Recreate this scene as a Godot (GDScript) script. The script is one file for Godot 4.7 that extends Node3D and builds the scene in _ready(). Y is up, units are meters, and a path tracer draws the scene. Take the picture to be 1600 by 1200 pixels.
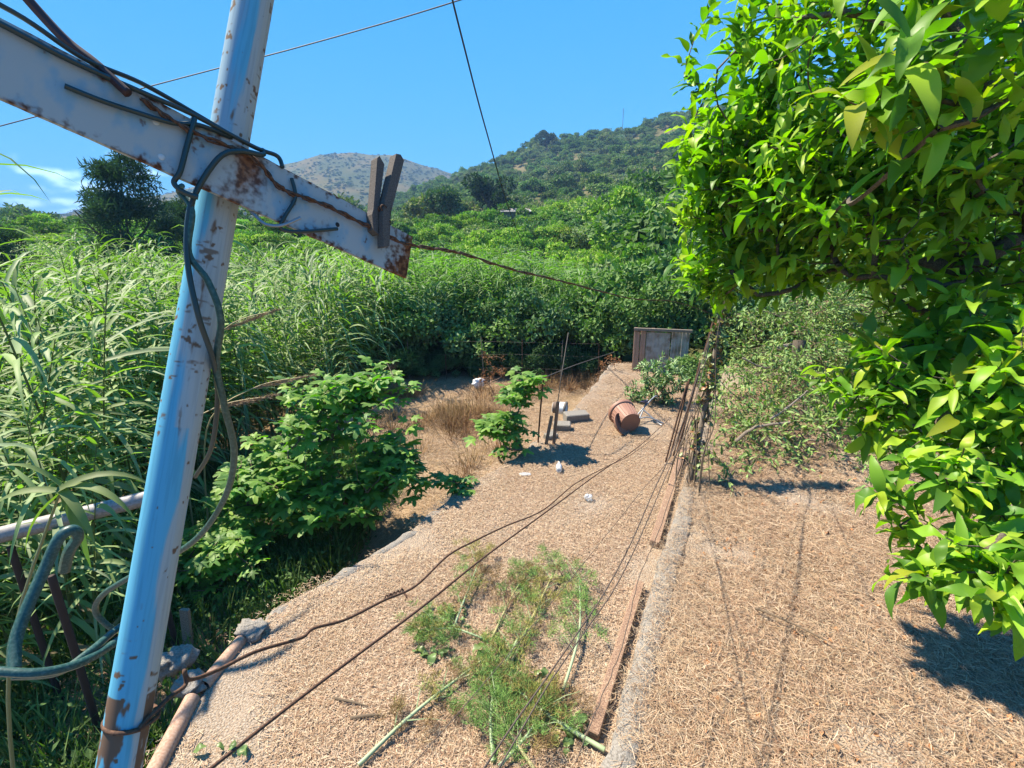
extends Node3D
# A hillside garden: terraces of dry straw, reeds and fig on one side, a citrus tree on the other, wires and a painted post close by.

var R := RandomNumberGenerator.new()
var M := {}
var taken := {}
var nz := FastNoiseLite.new()
var nfine := FastNoiseLite.new()
const EYE := Vector3(0, 2.7, 0)
const PITCH := 16.0
const FOCAL := 760.0

# ---------------------------------------------------------------- mesh helper
class MB:
	var v := PackedVector3Array()
	var c := PackedColorArray()
	var u := PackedVector2Array()
	var i := PackedInt32Array()
	func vert(p: Vector3, col := Color.WHITE, uv := Vector2.ZERO) -> int:
		v.append(p); c.append(col); u.append(uv)
		return v.size() - 1
	func tri(a: int, b: int, d: int):
		i.append(a); i.append(b); i.append(d)
	func quad(a: int, b: int, d: int, e: int):
		tri(a, b, d); tri(a, d, e)
	func face(a: Vector3, b: Vector3, d: Vector3, e: Vector3, col := Color.WHITE):
		var k := v.size()
		var w := (b - a).length(); var h := (d - b).length()
		vert(a, col, Vector2(0, 0)); vert(b, col, Vector2(w, 0)); vert(d, col, Vector2(w, h)); vert(e, col, Vector2(0, h))
		quad(k, k + 1, k + 2, k + 3)
	func tri3(a: Vector3, b: Vector3, d: Vector3, col: Color):
		var k := v.size()
		vert(a, col); vert(b, col); vert(d, col); tri(k, k + 1, k + 2)
	# a box with chamfered edges along its length, given centre, half sizes and axes
	func box(o: Vector3, h: Vector3, bs := Basis.IDENTITY, col := Color.WHITE, ch := 0.0):
		if ch <= 0.0:
			ch = minf(h.x, minf(h.y, h.z)) * 0.12
		var rings := []
		for s in [[-1.0, ch], [-1.0, 0.0], [1.0, 0.0], [1.0, ch]]:
			var z: float = s[0] * (h.z - (ch if s[1] == 0.0 else 0.0))
			var q: float = s[1]
			var x := h.x - q; var y := h.y - q
			var ring := []
			for p in [[-x + ch, -y], [x - ch, -y], [x, -y + ch], [x, y - ch], [x - ch, y], [-x + ch, y], [-x, y - ch], [-x, -y + ch]]:
				ring.append(vert(o + bs * Vector3(p[0], p[1], z), col, Vector2(p[0] + p[1], z)))
			rings.append(ring)
		for k in 3:
			for j in 8:
				var j2 := (j + 1) % 8
				quad(rings[k][j], rings[k + 1][j], rings[k + 1][j2], rings[k][j2])
		for e in [0, 3]:
			var cc := Vector3.ZERO
			for j in 8: cc += v[rings[e][j]]
			var m := vert(cc / 8.0, col)
			for j in 8:
				var j2 := (j + 1) % 8
				if e == 0: tri(m, rings[e][j], rings[e][j2])
				else: tri(m, rings[e][j2], rings[e][j])
	func tube(p: PackedVector3Array, rad: PackedFloat32Array, sides := 6, col := Color.WHITE, cap := true):
		var n := p.size()
		var t0 := (p[1] - p[0]).normalized()
		var nx := t0.cross(Vector3.UP)
		if nx.length() < 0.1: nx = t0.cross(Vector3.RIGHT)
		nx = nx.normalized()
		var first := v.size()
		var along := 0.0
		for k in n:
			var t := (p[mini(k + 1, n - 1)] - p[maxi(k - 1, 0)]).normalized()
			nx = (nx - t * nx.dot(t)).normalized()
			var ny := t.cross(nx)
			if k > 0: along += (p[k] - p[k - 1]).length()
			for s in sides + 1:
				var a := TAU * s / sides
				vert(p[k] + (nx * cos(a) + ny * sin(a)) * rad[k], col, Vector2(float(s) / sides, along))
		var w := sides + 1
		for k in n - 1:
			for s in sides:
				var a := first + k * w + s
				quad(a, a + 1, a + w + 1, a + w)
		if cap:
			for e in [0, n - 1]:
				var m := vert(p[e], col, Vector2(0.5, 0))
				for s in sides:
					var a: int = first + e * w + s
					if e == 0: tri(m, a + 1, a)
					else: tri(m, a, a + 1)
	func lathe(prof: Array, sides := 24, bs := Transform3D.IDENTITY, col := Color.WHITE):
		var first := v.size()
		var w := sides + 1
		for q in prof:
			for s in w:
				var a := TAU * s / sides
				vert(bs * Vector3(cos(a) * q.x, q.y, sin(a) * q.x), col, Vector2(float(s) / sides, q.y))
		for k in prof.size() - 1:
			for s in sides:
				var a := first + k * w + s
				quad(a, a + 1, a + w + 1, a + w)
	func piece(v0: int, v1: int, i0: int, i1: int) -> ArrayMesh:   # one stretch of this builder as a mesh of its own
		var o := MB.new()
		o.v = v.slice(v0, v1); o.c = c.slice(v0, v1); o.u = u.slice(v0, v1)
		for k in range(i0, i1): o.i.append(i[k] - v0)
		return o.mesh()
	func mesh(smooth := true) -> ArrayMesh:
		var arr := []
		arr.resize(Mesh.ARRAY_MAX)
		arr[Mesh.ARRAY_VERTEX] = v
		arr[Mesh.ARRAY_COLOR] = c
		arr[Mesh.ARRAY_TEX_UV] = u
		arr[Mesh.ARRAY_INDEX] = i
		if smooth:
			var n := PackedVector3Array()
			n.resize(v.size())
			for k in range(0, i.size(), 3):
				var f := (v[i[k + 2]] - v[i[k]]).cross(v[i[k + 1]] - v[i[k]])
				n[i[k]] += f; n[i[k + 1]] += f; n[i[k + 2]] += f
			for k in n.size():
				n[k] = n[k].normalized() if n[k].length() > 1e-14 else Vector3.UP
			arr[Mesh.ARRAY_NORMAL] = n
		var m := ArrayMesh.new()
		m.add_surface_from_arrays(Mesh.PRIMITIVE_TRIANGLES, arr)
		return m

# ---------------------------------------------------------------- scene helpers
func numbered(s: String) -> String:
	if not taken.has(s):
		taken[s] = 0
		return s
	taken[s] += 1
	return "%s_%03d" % [s, taken[s]]
func tag(o: Node, label := "", category := "", group := "", kind := ""):
	if label: o.set_meta("label", label)
	if category: o.set_meta("category", category)
	if group: o.set_meta("group", group)
	if kind: o.set_meta("kind", kind)
	return o
func thing(called: String, label: String, category: String, where := Vector3.ZERO, group := "") -> Node3D:
	var o := Node3D.new()
	o.name = numbered(called)
	add_child(o)
	o.position = where
	return tag(o, label, category, group)
func part(called: String, mesh: Mesh, material: Material, parent: Node) -> MeshInstance3D:
	var o := MeshInstance3D.new()
	o.name = called if parent != self else numbered(called)
	o.mesh = mesh
	o.material_override = material
	parent.add_child(o, true)
	return o
func scatter(called: String, mesh: Mesh, material: Material, xf: Array, cols: Array, parent: Node) -> MultiMeshInstance3D:
	var mm := MultiMesh.new()
	mm.transform_format = MultiMesh.TRANSFORM_3D
	mm.use_colors = cols.size() > 0
	mm.mesh = mesh
	mm.instance_count = xf.size()
	for k in xf.size():
		mm.set_instance_transform(k, xf[k])
		if cols.size(): mm.set_instance_color(k, cols[k])
	var o := MultiMeshInstance3D.new()
	o.name = called if parent != self else numbered(called)
	o.multimesh = mm
	o.material_override = material
	parent.add_child(o, true)
	o.set_meta("kind", "stuff")
	return o
func spot(px: float, py: float, depth: float) -> Vector3:
	var p := deg_to_rad(PITCH)
	var fw := Vector3(0, -sin(p), -cos(p))
	var up := Vector3(0, cos(p), -sin(p))
	return EYE + (fw + Vector3.RIGHT * (px - 800.0) / FOCAL - up * (py - 600.0) / FOCAL) * depth
func ground_at(px: float, py: float, h := 0.0) -> Vector3:
	var d := spot(px, py, 1.0) - EYE
	return EYE + d * ((h - EYE.y) / d.y)
func lin(r: float, g: float, b: float) -> Color:
	return Color(r, g, b)
func mat(r: float, g: float, b: float, rough := 0.8, metal := 0.0) -> StandardMaterial3D:
	var m := StandardMaterial3D.new()
	m.albedo_color = Color(r, g, b).linear_to_srgb()
	m.roughness = rough
	m.metallic = metal
	return m
func vmat(rough := 0.7, back := Color.BLACK, spec := 0.5) -> StandardMaterial3D:
	var m := StandardMaterial3D.new()
	m.vertex_color_use_as_albedo = true
	m.roughness = rough
	m.metallic_specular = spec
	if back != Color.BLACK:
		m.backlight_enabled = true
		m.backlight = back
	return m
func noise_tex(freq: float, ramp: Array, seed := 1, oct := 4, size := 512, normal := false) -> NoiseTexture2D:
	var n := FastNoiseLite.new()
	n.seed = seed; n.frequency = freq; n.fractal_octaves = oct
	var t := NoiseTexture2D.new()
	t.width = size; t.height = size; t.seamless = true; t.noise = n
	if normal:
		t.as_normal_map = true
		t.bump_strength = 6.0
	elif ramp.size():
		var g := Gradient.new()
		var offs := PackedFloat32Array(); var cs := PackedColorArray()
		for q in ramp:
			offs.append(q[0]); cs.append(Color(q[1], q[2], q[3]).linear_to_srgb())
		g.offsets = offs; g.colors = cs
		t.color_ramp = g
	return t
func tri_mat(tex: Texture2D, scale: float, rough: float, bump: Texture2D = null, depth := 1.0) -> StandardMaterial3D:
	var m := StandardMaterial3D.new()
	m.albedo_texture = tex
	m.uv1_triplanar = true
	m.uv1_world_triplanar = true
	m.uv1_scale = Vector3.ONE * scale
	m.roughness = rough
	if bump:
		m.normal_enabled = true
		m.normal_texture = bump
		m.normal_scale = depth
	return m
func rr(a: float, b: float) -> float:
	return R.randf_range(a, b)
func rdir() -> Vector3:
	var z := rr(-1, 1); var a := rr(0, TAU); var s := sqrt(1 - z * z)
	return Vector3(s * cos(a), z, s * sin(a))
func frame(y: Vector3, n: Vector3) -> Basis:   # y axis along a leaf, z axis its upper face
	y = y.normalized()
	var x := y.cross(n)
	if x.length() < 1e-3: x = y.cross(Vector3(0.31, 0.7, 0.2))
	x = x.normalized()
	return Basis(x, y, x.cross(y))
func radii(n: int, a: float, b := -1.0) -> PackedFloat32Array:
	var r := PackedFloat32Array()
	for k in n: r.append(a if b < 0 else lerpf(a, b, float(k) / maxi(n - 1, 1)))
	return r
func smooth_line(pts: Array, steps := 6, jitter := 0.0) -> PackedVector3Array:
	var out := PackedVector3Array()
	for k in pts.size() - 1:
		var p0: Vector3 = pts[maxi(k - 1, 0)]; var p1: Vector3 = pts[k]
		var p2: Vector3 = pts[k + 1]; var p3: Vector3 = pts[mini(k + 2, pts.size() - 1)]
		for s in steps:
			var t := float(s) / steps
			var q := 0.5 * ((2 * p1) + (p2 - p0) * t + (2 * p0 - 5 * p1 + 4 * p2 - p3) * t * t + (3 * p1 - p0 - 3 * p2 + p3) * t * t * t)
			out.append(q + rdir() * jitter)
	out.append(pts[pts.size() - 1])
	return out

# ---------------------------------------------------------------- the lie of the land
const RIDGE := [[-180, 1.0], [-60, 0.8], [-35, 1.0], [-22, 1.8], [-17, 2.8], [-12, 4.6], [-7.6, 6.5], [-2, 8.5], [3.4, 10.0], [10, 11.2], [17, 12.3], [30, 13.5], [50, 13.5], [90, 11.0], [140, 2.0], [180, 1.0]]
const FAR_RIDGE := [[-180, 0.6], [-60, 0.8], [-45, 1.5], [-35, 4.2], [-28, 6.1], [-23, 7.7], [-20, 8.7], [-17.4, 9.05], [-15, 8.9], [-12.5, 8.95], [-9, 8.0], [-5, 7.0], [5, 5.0], [30, 3.0], [180, 0.6]]
func table(t: Array, a: float) -> float:
	for k in t.size() - 1:
		if a <= t[k + 1][0]:
			return lerpf(t[k][1], t[k + 1][1], smoothstep(0, 1, (a - t[k][0]) / (t[k + 1][0] - t[k][0])) * 0.5 + 0.5 * (a - t[k][0]) / (t[k + 1][0] - t[k][0]))
	return t[t.size() - 1][1]
const R1 := 280.0
const R2 := 760.0
func land(x: float, z: float) -> float:
	var r := sqrt(x * x + z * z)
	var az := rad_to_deg(atan2(x, -z))
	var low := -0.6
	if x < -3.0: low = lerpf(-0.6, -1.15, clampf((-3.0 - x) / 3.0, 0, 1))
	low += nz.get_noise_2d(x * 9.0, z * 9.0) * 0.05
	if r < 13.0: return low
	var t := clampf((r - 13.0) / (R1 - 13.0), 0, 1)
	var el := table(RIDGE, az) * pow(t, 0.85)
	var s := smoothstep(13.0, 55.0, r)
	var h1 := low * (1 - s) + s * (2.7 + minf(r, R1) * tan(deg_to_rad(el)))
	h1 += nz.get_noise_2d(x, z) * minf(r * 0.02, 4.0) * s
	if r > R1: h1 = maxf(h1 - (r - R1) * 0.22, 2.0)
	if r < 300.0: return h1
	var e2 := table(FAR_RIDGE, az)
	var t2 := clampf((r - 300.0) / (R2 - 300.0), 0, 1)
	var h2 := 2.7 + R2 * tan(deg_to_rad(e2)) * pow(t2, 1.25)
	if r > R2: h2 = maxf(2.0, h2 - (r - R2) * 0.25)
	h2 += nz.get_noise_2d(x * 0.5, z * 0.5) * 9.0 * (1.0 - t2) + nz.get_noise_2d(x * 1.6, z * 1.6) * 2.0
	return maxf(h1, h2)
# edges of the middle terrace, as x for a given distance forward
const EDGE := [[-1.0, -1.95], [0.9, -1.95], [2.6, -1.93], [3.14, -1.78], [4.18, -1.0], [5.26, -0.42], [6.0, 0.12], [7.51, 0.94], [9.91, 1.89], [11.2, 2.35]]
const KERB := [[-1.0, -0.75], [2.07, 0.66], [3.57, 1.36], [5.48, 2.28], [7.4, 3.19], [11.2, 5.0]]
func lerp_table(t: Array, a: float) -> float:
	for k in t.size() - 1:
		if a <= t[k + 1][0]:
			return lerpf(t[k][1], t[k + 1][1], (a - t[k][0]) / (t[k + 1][0] - t[k][0]))
	return t[t.size() - 1][1]
func path_top(x: float, z: float) -> float:
	return nfine.get_noise_2d(x * 60.0, z * 60.0) * 0.012 + nz.get_noise_2d(x * 30.0, z * 30.0) * 0.02
func upper_top(x: float, z: float) -> float:
	var k := x - lerp_table(KERB, -z)
	return 0.15 + clampf(k * 0.05, 0, 0.25) + nfine.get_noise_2d(x * 60.0, z * 60.0) * 0.016 + nz.get_noise_2d(x * 25.0, z * 25.0) * 0.03

func _ready():
	R.seed = 4711
	nz.seed = 3; nz.frequency = 0.02; nz.fractal_octaves = 4
	nfine.seed = 8; nfine.frequency = 0.03; nfine.fractal_octaves = 3
	# --- camera, sky, sun, exposure
	var cam := Camera3D.new()
	cam.name = "camera"
	cam.fov = rad_to_deg(2.0 * atan(600.0 / FOCAL))
	cam.near = 0.02; cam.far = 4000.0
	add_child(cam)
	cam.position = EYE
	cam.rotation_degrees = Vector3(-PITCH, 0, 0)
	cam.current = true
	var env := Environment.new()
	env.background_mode = Environment.BG_SKY
	env.tonemap_mode = Environment.TONE_MAPPER_LINEAR
	env.tonemap_exposure = 2.75
	env.sdfgi_enabled = true; env.ssao_enabled = true; env.ssil_enabled = true
	env.fog_enabled = true
	env.fog_density = 0.0005
	env.fog_light_color = Color(0.6, 0.78, 1.0)
	var sky := Sky.new()
	sky.sky_material = make_sky()
	env.sky = sky
	var we := WorldEnvironment.new()
	we.name = "environment"
	we.environment = env
	add_child(we)
	var sun := DirectionalLight3D.new()
	sun.name = "sun"
	sun.light_color = Color(1.0, 0.95, 0.86)
	sun.light_energy = 1.6
	sun.light_angular_distance = 0.53
	sun.shadow_enabled = true
	add_child(sun)
	sun.look_at_from_position(Vector3.ZERO, Vector3(0.52, -0.82, 0.27))
	materials()
	# --- the setting
	build_land()
	build_terraces()
	# --- vegetation, far to near
	build_hillside()
	build_reeds()
	build_thicket()
	build_figs()
	build_brush_pile()
	build_citrus()
	build_low_plants()
	# --- things
	build_post()
	build_wires()
	build_hoses()
	build_yard()
	build_straw()

func make_sky() -> ProceduralSkyMaterial:
	var s := ProceduralSkyMaterial.new()
	s.sky_top_color = Color(0.0096, 0.131, 0.378).linear_to_srgb()
	s.sky_horizon_color = Color(0.060, 0.248, 0.448).linear_to_srgb()
	s.sky_curve = 0.28
	s.ground_bottom_color = Color(0.2, 0.2, 0.15)
	s.ground_horizon_color = Color(0.3, 0.4, 0.45)
	s.sun_angle_max = 12.0
	s.energy_multiplier = 1.0
	# fair-weather clouds low in the sky, all the way round, as one computed cover
	var w := 2048; var h := 1024
	var im := Image.create(w, h, false, Image.FORMAT_RGBA8)
	im.fill(Color(0, 0, 0, 0))
	var n := FastNoiseLite.new()
	n.seed = 276; n.frequency = 1.0; n.fractal_octaves = 7; n.fractal_gain = 0.55
	for y in range(300, 524):
		var el := (0.5 - (y + 0.5) / h) * PI
		for x in w:
			var az := ((x + 0.5) / w - 0.5) * TAU
			var d := Vector3(sin(az) * cos(el), sin(el) * 3.2, -cos(az) * cos(el))
			var dens := n.get_noise_3dv(d * 4.0)
			dens -= smoothstep(0.12, 0.3, el) * 1.2
			var a := smoothstep(0.27, 0.40, dens)
			if a > 0.0: im.set_pixel(x, y, Color(0.93, 0.95, 1.0, a * 0.85))
	s.sky_cover = ImageTexture.create_from_image(im)
	s.sky_cover_modulate = Color(0.72, 0.72, 0.72)
	return s

func materials():
	M.leaf = vmat(0.42, Color(0.75, 0.95, 0.25), 0.5)
	M.leaf_far = vmat(0.75, Color(0.6, 0.75, 0.3), 0.25)
	M.reed = vmat(0.55, Color(0.75, 0.95, 0.35), 0.35)
	M.bark = tri_mat(noise_tex(0.03, [[0.2, 0.04, 0.032, 0.024], [0.5, 0.088, 0.068, 0.048], [0.8, 0.136, 0.112, 0.08]], 5), 6.0, 0.9, noise_tex(0.05, [], 6, 4, 256, true), 1.0)
	M.twig = tri_mat(noise_tex(0.05, [[0.2, 0.072, 0.048, 0.028], [0.7, 0.16, 0.12, 0.08]], 9, 3, 256), 10.0, 0.9)
	M.straw = vmat(0.85, Color(0.25, 0.2, 0.12), 0.2)
	M.ground = tri_mat(noise_tex(0.06, [[0.15, 0.15, 0.108, 0.075], [0.42, 0.255, 0.192, 0.137], [0.6, 0.31, 0.246, 0.185], [0.85, 0.29, 0.255, 0.215]], 2, 6, 1024), 0.9, 0.95, noise_tex(0.12, [], 4, 4, 512, true), 1.0)
	M.concrete = tri_mat(noise_tex(0.045, [[0.2, 0.14, 0.122, 0.10], [0.5, 0.21, 0.192, 0.168], [0.75, 0.26, 0.238, 0.21]], 12, 6), 2.5, 0.95, noise_tex(0.06, [], 14, 5, 512, true), 1.2)
	M.rust = tri_mat(noise_tex(0.03, [[0.25, 0.036, 0.018, 0.011], [0.5, 0.088, 0.04, 0.021], [0.8, 0.152, 0.076, 0.04]], 15, 5), 14.0, 0.85)
	M.wood = tri_mat(noise_tex(0.02, [[0.2, 0.104, 0.08, 0.064], [0.5, 0.184, 0.152, 0.12], [0.8, 0.264, 0.224, 0.176]], 18, 5), 9.0, 0.9)
	M.peg_wood = tri_mat(noise_tex(0.03, [[0.2, 0.05, 0.042, 0.038], [0.5, 0.095, 0.082, 0.074], [0.8, 0.15, 0.135, 0.12]], 28, 5), 40.0, 0.95, noise_tex(0.08, [], 29, 4, 256, true), 1.2)
	M.plank = tri_mat(noise_tex(0.03, [[0.2, 0.112, 0.064, 0.044], [0.5, 0.248, 0.152, 0.1], [0.8, 0.336, 0.232, 0.16]], 19, 5), 5.0, 0.9)
	M.clay = tri_mat(noise_tex(0.02, [[0.2, 0.288, 0.16, 0.104], [0.5, 0.368, 0.232, 0.16], [0.8, 0.432, 0.304, 0.232]], 22, 5), 5.0, 0.85)
	M.terracotta = tri_mat(noise_tex(0.02, [[0.2, 0.22, 0.105, 0.07], [0.6, 0.27, 0.135, 0.092], [0.85, 0.31, 0.18, 0.13]], 24, 5), 6.0, 0.6)
	M.pvc = tri_mat(noise_tex(0.02, [[0.2, 0.176, 0.16, 0.152], [0.6, 0.288, 0.264, 0.256]], 25, 5), 4.0, 0.6)
	M.hose = tri_mat(noise_tex(0.04, [[0.2, 0.01, 0.04, 0.036], [0.55, 0.016, 0.068, 0.058], [0.8, 0.08, 0.128, 0.112]], 26, 5), 9.0, 0.45)
	M.cable = mat(0.013, 0.032, 0.036, 0.45)
	M.steel = mat(0.256, 0.272, 0.288, 0.5, 0.6)
	M.white_plastic = mat(0.7, 0.72, 0.74, 0.4)
	M.blue_plastic = mat(0.04, 0.096, 0.336, 0.45)
	M.tin = tri_mat(noise_tex(0.015, [[0.2, 0.17, 0.115, 0.08], [0.38, 0.24, 0.215, 0.19], [0.6, 0.31, 0.30, 0.285], [0.85, 0.38, 0.365, 0.35]], 27, 5, 512), 0.5, 0.6)
	var film := mat(0.64, 0.68, 0.72, 0.15)
	film.transparency = BaseMaterial3D.TRANSPARENCY_ALPHA
	film.albedo_color.a = 0.45
	M.film = film

# ---------------------------------------------------------------- ground
func build_land():
	var m := MB.new()
	var rs := [0.0]
	var r := 0.6
	while r < 1600.0:
		rs.append(r)
		r *= 1.055 if r > 6.0 else 1.12
	var azs := 360
	for k in rs.size():
		for a in azs + 1:
			var an := TAU * a / azs
			var x: float = rs[k] * sin(an); var z: float = -rs[k] * cos(an)
			var h := land(x, z)
			var d := nz.get_noise_2d(x * 2.0 + 50, z * 2.0)
			var e := nfine.get_noise_2d(x * 3.0, z * 3.0)
			var col := Color(0.08, 0.084, 0.036).lerp(Color(0.152, 0.128, 0.072), smoothstep(-0.1, 0.5, d + e * 0.5))
			if rs[k] > 330.0: col = Color(0.115, 0.098, 0.044).lerp(Color(0.065, 0.078, 0.036), smoothstep(-0.25, 0.2, d + e * 0.6))
			if rs[k] < 12.5: col = Color(0.288, 0.2, 0.12).lerp(Color(0.176, 0.128, 0.072), smoothstep(-0.2, 0.4, e))
			m.vert(Vector3(x, h, z), col)
	var w := azs + 1
	for k in rs.size() - 1:
		for a in azs:
			var q := k * w + a
			m.quad(q, q + w, q + w + 1, q + 1)
	var o := part("terrain", m.mesh(), vmat(0.95, Color.BLACK, 0.1), self)
	tag(o, "", "", "", "structure")

func build_terraces():
	# middle terrace: straw-covered top, rough concrete retaining edge along its lower side
	var m := MB.new()
	var nu := 60; var nv := 220
	var z0 := 0.4; var z1 := 11.2
	for k in nv + 1:
		var d := lerpf(z0, z1, float(k) / nv)
		var xa := lerp_table(EDGE, d) + nz.get_noise_1d(d * 60.0) * 0.05; var xb := lerp_table(KERB, d) + 0.1
		for j in nu + 1:
			var x := lerpf(xa, xb, float(j) / nu)
			m.vert(Vector3(x, path_top(x, -d), -d))
	for k in nv:
		for j in nu:
			var q := k * (nu + 1) + j
			m.quad(q, q + nu + 1, q + nu + 2, q + 1)
	tag(part("path", m.mesh(), M.ground, self), "", "", "", "structure")
	# its retaining edge
	m = MB.new()
	var prev := -1
	for k in 160:
		var d := lerpf(0.4, 11.0, k / 159.0)
		var x := lerp_table(EDGE, d) + nz.get_noise_1d(d * 60.0) * 0.05
		var top := -0.012 + nfine.get_noise_2d(d * 120.0, 3.0) * 0.05 + nfine.get_noise_2d(d * 420.0, 33.0) * 0.025
		var wob := nfine.get_noise_2d(d * 90.0, 40.0) * 0.03 + nfine.get_noise_2d(d * 400.0, 90.0) * 0.02
		var ring := [m.vert(Vector3(x + 0.10 + wob, top - 0.05, -d)), m.vert(Vector3(x + 0.07 + wob, top, -d)), m.vert(Vector3(x - 0.02, top - 0.004, -d)), m.vert(Vector3(x - 0.05 + wob * 0.5, top - 0.03, -d)), m.vert(Vector3(x - 0.06 - wob * 0.5, -0.35, -d)), m.vert(Vector3(x - 0.08, -0.95, -d))]
		if prev >= 0:
			for j in 5: m.quad(prev + j, ring[0] + j, ring[0] + j + 1, prev + j + 1)
		prev = ring[0]
	tag(part("retaining_wall", m.mesh(), M.concrete, self), "crumbling concrete retaining edge along the low side of the straw path", "wall", "", "thing")
	# upper terrace on the other side
	m = MB.new()
	for k in nv + 1:
		var d := lerpf(0.2, 10.5, float(k) / nv)
		var xa := lerp_table(KERB, d) + 0.06
		for j in 91:
			var x := xa + 7.5 * pow(j / 90.0, 1.3)
			m.vert(Vector3(x, upper_top(x, -d), -d))
	for k in nv:
		for j in 90:
			var q := k * 91 + j
			m.quad(q, q + 91, q + 92, q + 1)
	tag(part("upper_terrace_ground", m.mesh(), M.ground, self), "", "", "", "structure")
	# kerb between the two, a low broken concrete wall
	m = MB.new()
	prev = -1
	for k in 150:
		var d := lerpf(0.9, 8.2, k / 149.0)
		var x := lerp_table(KERB, d) + nfine.get_noise_2d(d * 50.0, 9.0) * 0.02
		var top := 0.185 + nfine.get_noise_2d(d * 130.0, 20.0) * 0.035 - smoothstep(4.0, 4.4, d) * 0.03
		var hw := 0.09 + nfine.get_noise_2d(d * 160.0, 60.0) * 0.03
		var ring := []
		for q in [[-hw - 0.02, -0.1], [-hw, top - 0.04], [-hw + 0.012, top - 0.006], [0.0, top], [hw - 0.02, top - 0.002], [hw, top - 0.05], [hw, -0.1]]:
			ring.append(m.vert(Vector3(x + q[0] + nfine.get_noise_2d(d * 210.0, q[0] * 900.0) * 0.012, q[1], -d)))
		if prev >= 0:
			for j in 6: m.quad(prev + j, ring[0] + j, ring[0] + j + 1, prev + j + 1)
		prev = ring[0]
	tag(part("concrete_kerb", m.mesh(), M.concrete, self), "broken pale concrete kerb between the straw path and the upper terrace", "kerb", "", "thing")
	# the paved stand under the viewer, carrying the post
	m = MB.new()
	m.box(Vector3(-0.3, 0.5, 1.2), Vector3(2.2, 0.62, 1.95), Basis.IDENTITY, Color.WHITE, 0.02)
	tag(part("patio", m.mesh(false), M.concrete, self), "", "", "", "structure")

# ---------------------------------------------------------------- crowns
func leaf_quad(m: MB, p: Vector3, d: Vector3, n: Vector3, l: float, w: float, col: Color):
	var b := frame(d, n)
	var k := m.v.size()
	m.vert(p, col); m.vert(p + b.y * l * 0.5 + b.x * w * 0.5 + b.z * l * 0.06, col)
	m.vert(p + b.y * l - b.z * l * 0.10, col); m.vert(p + b.y * l * 0.5 - b.x * w * 0.5 + b.z * l * 0.06, col)
	m.quad(k, k + 1, k + 2, k + 3)
func crown_mesh(leaves: int, clumps: int, rx: float, ry: float, leaf: float, aspect := 0.5, up := 0.35, hollow := 0.55) -> ArrayMesh:
	var m := MB.new()
	var cs := []
	for k in clumps:
		var d := rdir()
		if d.y < -0.55: d.y *= -0.5
		var q := rr(0.45, 0.95)
		cs.append([Vector3(d.x * rx * q, ry + d.y * ry * q, d.z * rx * q), rx * rr(0.22, 0.42), Color(1, 1, 1) * rr(0.75, 1.25)])
	for k in leaves:
		var cl: Array = cs[R.randi() % clumps]
		var d := rdir()
		if d.y < -0.3 and R.randf() < 0.6: d.y = -d.y
		var p: Vector3 = cl[0] + d * cl[1] * pow(rr(hollow * hollow, 1.0), 0.5) * Vector3(1, 0.8, 1)
		var n := (d + Vector3.UP * up + rdir() * 0.6).normalized()
		var t := (rdir() + d * 0.5).normalized()
		var col: Color = cl[2] * rr(0.75, 1.25)
		col.a = 1
		leaf_quad(m, p, t, n, leaf * rr(0.6, 1.3), leaf * aspect * rr(0.7, 1.2), col)
	return m.mesh(false)
func trunk_mesh(h: float, r: float, limbs := 5) -> ArrayMesh:
	var m := MB.new()
	var top := Vector3(rr(-0.2, 0.2), h, rr(-0.2, 0.2))
	m.tube(smooth_line([Vector3(0, -0.4, 0), Vector3(rr(-0.1, 0.1), h * 0.5, rr(-0.1, 0.1)), top], 4), radii(9, r, r * 0.5), 7)
	for k in limbs:
		var a := TAU * k / limbs + rr(-0.4, 0.4)
		var s := Vector3(0, h * rr(0.5, 0.95), 0)
		m.tube(smooth_line([s, s + Vector3(cos(a) * h * 0.25, h * 0.2, sin(a) * h * 0.25), s + Vector3(cos(a) * h * 0.5, h * 0.55, sin(a) * h * 0.5)], 3), radii(7, r * 0.45, r * 0.12), 5)
	return m.mesh()

func polar(az: float, r: float) -> Vector3:
	var a := deg_to_rad(az)
	var x := r * sin(a); var z := -r * cos(a)
	return Vector3(x, land(x, z), z)
func tint(base: Color, spread := 0.25) -> Color:
	var k := rr(1.0 - spread, 1.0 + spread)
	var w := rr(-0.12, 0.12)
	return Color(base.r * k * (1 + w), base.g * k, base.b * k * (1 - w), 1)

func tree_kind(name_: String, crown: ArrayMesh, trunk: ArrayMesh, colors: Array, at_: Vector3, size: float, label: String, category: String, group: String):
	var t := thing(name_, label, category, at_, group)
	t.rotation.y = rr(0, TAU)
	t.scale = Vector3(size, size * rr(0.85, 1.1), size)
	part("trunk", trunk, M.bark, t)
	var mm: StandardMaterial3D = colors[R.randi() % colors.size()]
	part("crown", crown, mm, t)
	return t
func leaf_variants(base: Array, rough := 0.75) -> Array:
	var out := []
	for b in base:
		var m := vmat(rough, Color(0.6, 0.75, 0.3), 0.25)
		m.albedo_color = (b as Color).linear_to_srgb()
		out.append(m)
	return out

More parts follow.
